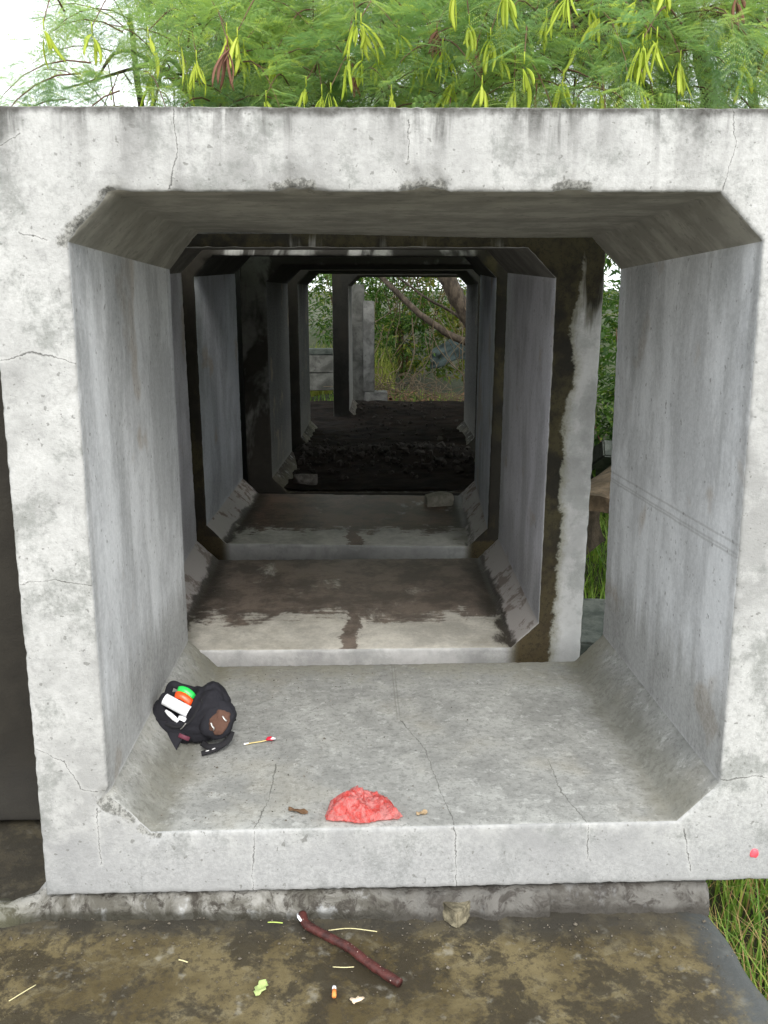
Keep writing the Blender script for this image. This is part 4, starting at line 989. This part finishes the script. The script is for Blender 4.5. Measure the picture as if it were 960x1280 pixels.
grass('grass', 4200, lambda r: (r.uniform(-3.5,.2), r.uniform(16.2,19)), 4, (.3,.9), leaf_mat('tall_grass', (.20,.26,.05), (.34,.34,.09), (.42,.36,.14)), wid=.012)
grass('grass', 2500, lambda r: (r.uniform(-5,5), r.uniform(13.4,16)), 6, (.08,.25), grass_g, wid=.007)

# dead twigs and vines hanging in front of the bushes at the far end (uncountable tangle)
mb = MB(); rnd = random.Random(8)
for k in range(80):
    x_ = rnd.uniform(-.1, 2.0)+ (0 if rnd.random() < .4 else .5); y_ = rnd.uniform(14.0, 16.5); z0 = rnd.uniform(1.0, 3.4); l_ = rnd.uniform(.6, 1.8)
    pts = [Vector((x_, y_, z0))]; d = Vector((rnd.uniform(-.5,.5), rnd.uniform(-.3,.3), -1))
    for q in range(5): d += Vector((rnd.uniform(-.35,.35), rnd.uniform(-.3,.3), rnd.uniform(-.1,.2))); pts.append(pts[-1]+d.normalized()*l_/5)
    mb.tube(bez(pts, 3), rnd.uniform(.004,.009), 4, cap=False)
for k in range(260):
    x_ = rnd.uniform(-.3, 2.4); y_ = rnd.uniform(13.8, 16.0); z0 = float(gh(x_, y_)); d = Vector((rnd.uniform(-1,1), rnd.uniform(-.5,.5), rnd.uniform(.1,1.2))); pts = [Vector((x_, y_, z0))]
    for q in range(4): d += Vector((rnd.uniform(-.4,.4), rnd.uniform(-.3,.3), rnd.uniform(-.5,.1))); pts.append(pts[-1]+d.normalized()*rnd.uniform(.1,.25))
    mb.tube(bez(pts, 3), rnd.uniform(.003,.007), 4, cap=False)
o = mb.build('vine_tangle', plain('dry_vine', (.15,.115,.075), .85)); tag(o, kind='stuff')
# leaf litter at the far mouth
V = []; F = []; rnd = random.Random(3)
for k in range(1500):
    x_ = rnd.uniform(-.6,2.2); y_ = rnd.uniform(12.9,16); z_ = max(float(gh(x_, y_)), .0)+rnd.uniform(.0,.06); a = rnd.uniform(0,6.28); s_ = rnd.uniform(.03,.07); b = len(V)
    ex = np.array([math.cos(a), math.sin(a), rnd.uniform(-.5,.5)])*s_; ey = np.array([-math.sin(a), math.cos(a), rnd.uniform(-.5,.5)])*s_*.45; p = np.array([x_, y_, z_])
    V += [p-ex, p-ey, p+ex, p+ey]; F.append((b, b+1, b+2, b+3))
o = mesh_np('leaf_litter', np.array(V), F, plain('litter', (.20,.10,.06), .85, .6), smooth=False); tag(o, kind='stuff')

# ---------------------------------------------------------------- concrete pieces beyond the end and outside
def slab_block(name, dims, loc, rot, mat, label, cat, seed=0, group=None, bev=.012):
    bm = bmesh.new(); bmesh.ops.create_cube(bm, size=1)
    for v in bm.verts: v.co = Vector((v.co.x*dims[0], v.co.y*dims[1], v.co.z*dims[2]))
    bmesh.ops.bevel(bm, geom=list(bm.edges), offset=bev, segments=2, affect='EDGES')
    bmesh.ops.subdivide_edges(bm, edges=bm.edges, cuts=5, use_grid_fill=True)
    for v in bm.verts: v.co += v.co.normalized()*mn.fractal(v.co*9+Vector((seed,0,0)), 1, 2, 3)*.008
    o = bm_obj(name, bm, mat); o.location = loc; o.rotation_euler = rot; tag(o, label, cat, group); return o
pale = stone_mat('pale_weathered_concrete', (.11,.11,.105), (.24,.24,.23), 4); greyc = stone_mat('grey_green_concrete', (.035,.043,.038), (.085,.095,.085), 6)
brownc = stone_mat('brown_stained_concrete', (.05,.038,.024), (.12,.09,.06), 9)
greyc2 = stone_mat('mid_grey_concrete', (.06,.06,.055), (.14,.14,.13), 4)
slab_block('concrete_post', (.17,.16,1.36), (-.235,13.95,.98), (0,0,.1), pale, 'pale upright concrete slab beyond the far opening, at its left side', 'concrete post', 1)
slab_block('concrete_post', (.20,.5,1.9), (-.405,14.15,.95), (0,0,.05), greyc2, 'darker grey added slab standing in for the culvert inner wall beside the black pillar', 'concrete post', 11)  # added slab, stands in for the lit inner left wall of the culvert
slab_block('concrete_block', (.36,.3,.22), (-.13,14.0,.19), (0,0,.05), pale, 'pale concrete block under the upright slab at the far opening', 'concrete block', 2)
slab_block('concrete_block', (.9,.35,.29), (-1.15,15.6,.60), (0,.01,.05), greyc2, 'upper concrete block of the stack in the narrow left gap', 'concrete block', 3, 'stacked concrete blocks')
slab_block('concrete_block', (1.0,.38,.29), (-1.2,15.6,.30), (0,-.01,.0), greyc2, 'lower concrete block of the stack in the narrow left gap', 'concrete block', 4, 'stacked concrete blocks')
slab_block('concrete_block', (.95,.30,.10), (-1.15,15.6,.80), (0,0,.02), greyc, 'thin dark slab on top of the block stack in the narrow left gap', 'concrete block', 5)
# tilted slab and broken pipe outside the right gap
slab_block('concrete_slab', (.9,1.1,.14), (2.05,7.55,.32), (R(-28),R(6),R(10)), greyc, 'grey green concrete slab leaning in the grass outside the right gap', 'concrete slab', 6)
slab_block('concrete_slab', (.5,.6,.34), (1.28,4.55,-.06), (R(4),0,R(-12)), greyc, 'low dark concrete slab in the grass right beside the second culvert', 'concrete slab', 7)
def pipe_shell(r0, r1, ln, a0, a1):
    V = []; F = []; n = 40; m = 10
    for j in range(m+1):
        for i in range(n+1):
            a = a0+(a1-a0)*i/n
            for r_ in (r0, r1):
                jit = mn.fractal(Vector((a*3, j*.7, r_*4)), 1, 2, 3)*.008; V.append(((r_+jit)*math.cos(a), ln*(j/m-.5), (r_+jit)*math.sin(a)))
    w_ = 2*(n+1)
    for j in range(m):
        for i in range(n):
            b = j*w_+2*i; F.append((b, b+2, b+w_+2, b+w_)); F.append((b+1, b+w_+1, b+w_+3, b+3))
        b = j*w_; F.append((b, b+w_, b+w_+1, b+1)); b += 2*n; F.append((b, b+1, b+w_+1, b+w_))
    for i in range(n):
        b = 2*i; F.append((b, b+1, b+3, b+2)); b += m*w_; F.append((b, b+2, b+3, b+1))
    return V, F
V, F = pipe_shell(.42, .52, .9, R(-25), R(205)); o = mesh_np('broken_pipe', V, F, brownc, smooth=True); o.location = (1.62,5.75,.16); o.rotation_euler = (R(8),0,R(-38))
o.data.polygons.foreach_set('use_smooth', np.zeros(len(o.data.polygons), dtype=bool))
tag(o, 'brown stained broken concrete pipe lying in the grass outside the right gap', 'concrete pipe')
# faded blue sheet caught in the bushes
V = []; F = []
for j in range(13):
    for i in range(17):
        u, v_ = i/16-.5, j/12-.5; V.append((u*.75, .10*mn.fractal(Vector((u*4, v_*4, 1)), 1, 2, 3)+.08*math.sin(u*6), v_*.42*(1-.9*u*u)+.07*math.sin(u*5)-.5*u*u))
for j in range(12):
    for i in range(16): F.append((j*17+i, j*17+i+1, (j+1)*17+i+1, (j+1)*17+i))
o = mesh_np('plastic_sheet', V, F, plain('faded_blue_sheet', (.045,.065,.065), .8)); o.location = (1.2,16.3,.78); o.modifiers.new('t','SOLIDIFY').thickness = .003
tag(o, 'faded pale blue plastic sheet caught in the bushes beyond the far opening', 'plastic sheet')

# ---------------------------------------------------------------- grit, crumbs and soil specks
def grit(name, n, area, zf, mats, seed, sz=(.0012,.004)):
    rnd = random.Random(seed); V = []; F = []
    for k in range(n):
        x_, y_ = area(rnd); r_ = rnd.uniform(*sz)*(1 if rnd.random() < .93 else 2.2); z_ = zf(x_, y_); b = len(V)
        for a in range(5):
            t = a*1.257+rnd.uniform(-.3,.3); V.append((x_+math.cos(t)*r_, y_+math.sin(t)*r_*rnd.uniform(.6,1), z_-.001))
        V.append((x_+rnd.uniform(-.3,.3)*r_, y_+rnd.uniform(-.3,.3)*r_, z_+r_*rnd.uniform(.4,1)))
        for a in range(5): F.append((b+a, b+(a+1)%5, b+5))
    o = mesh_np(name, np.array(V), F, mats, smooth=False); tag(o, kind='stuff')
grit('grit', 700, lambda r: (r.uniform(-1.3,1.0), 2.34-abs(r.gauss(0,.18))), lambda x, y: .001, stone_mat('grit_stone', (.05,.042,.03), (.17,.15,.12), 30), 1, (.001,.0034))
grit('grit', 900, lambda r: (r.uniform(-.68,.86), r.uniform(2.40,3.6)), lambda x, y: fz(y), stone_mat('grit_dark', (.05,.045,.035), (.22,.2,.17), 30), 2, (.001,.0028))
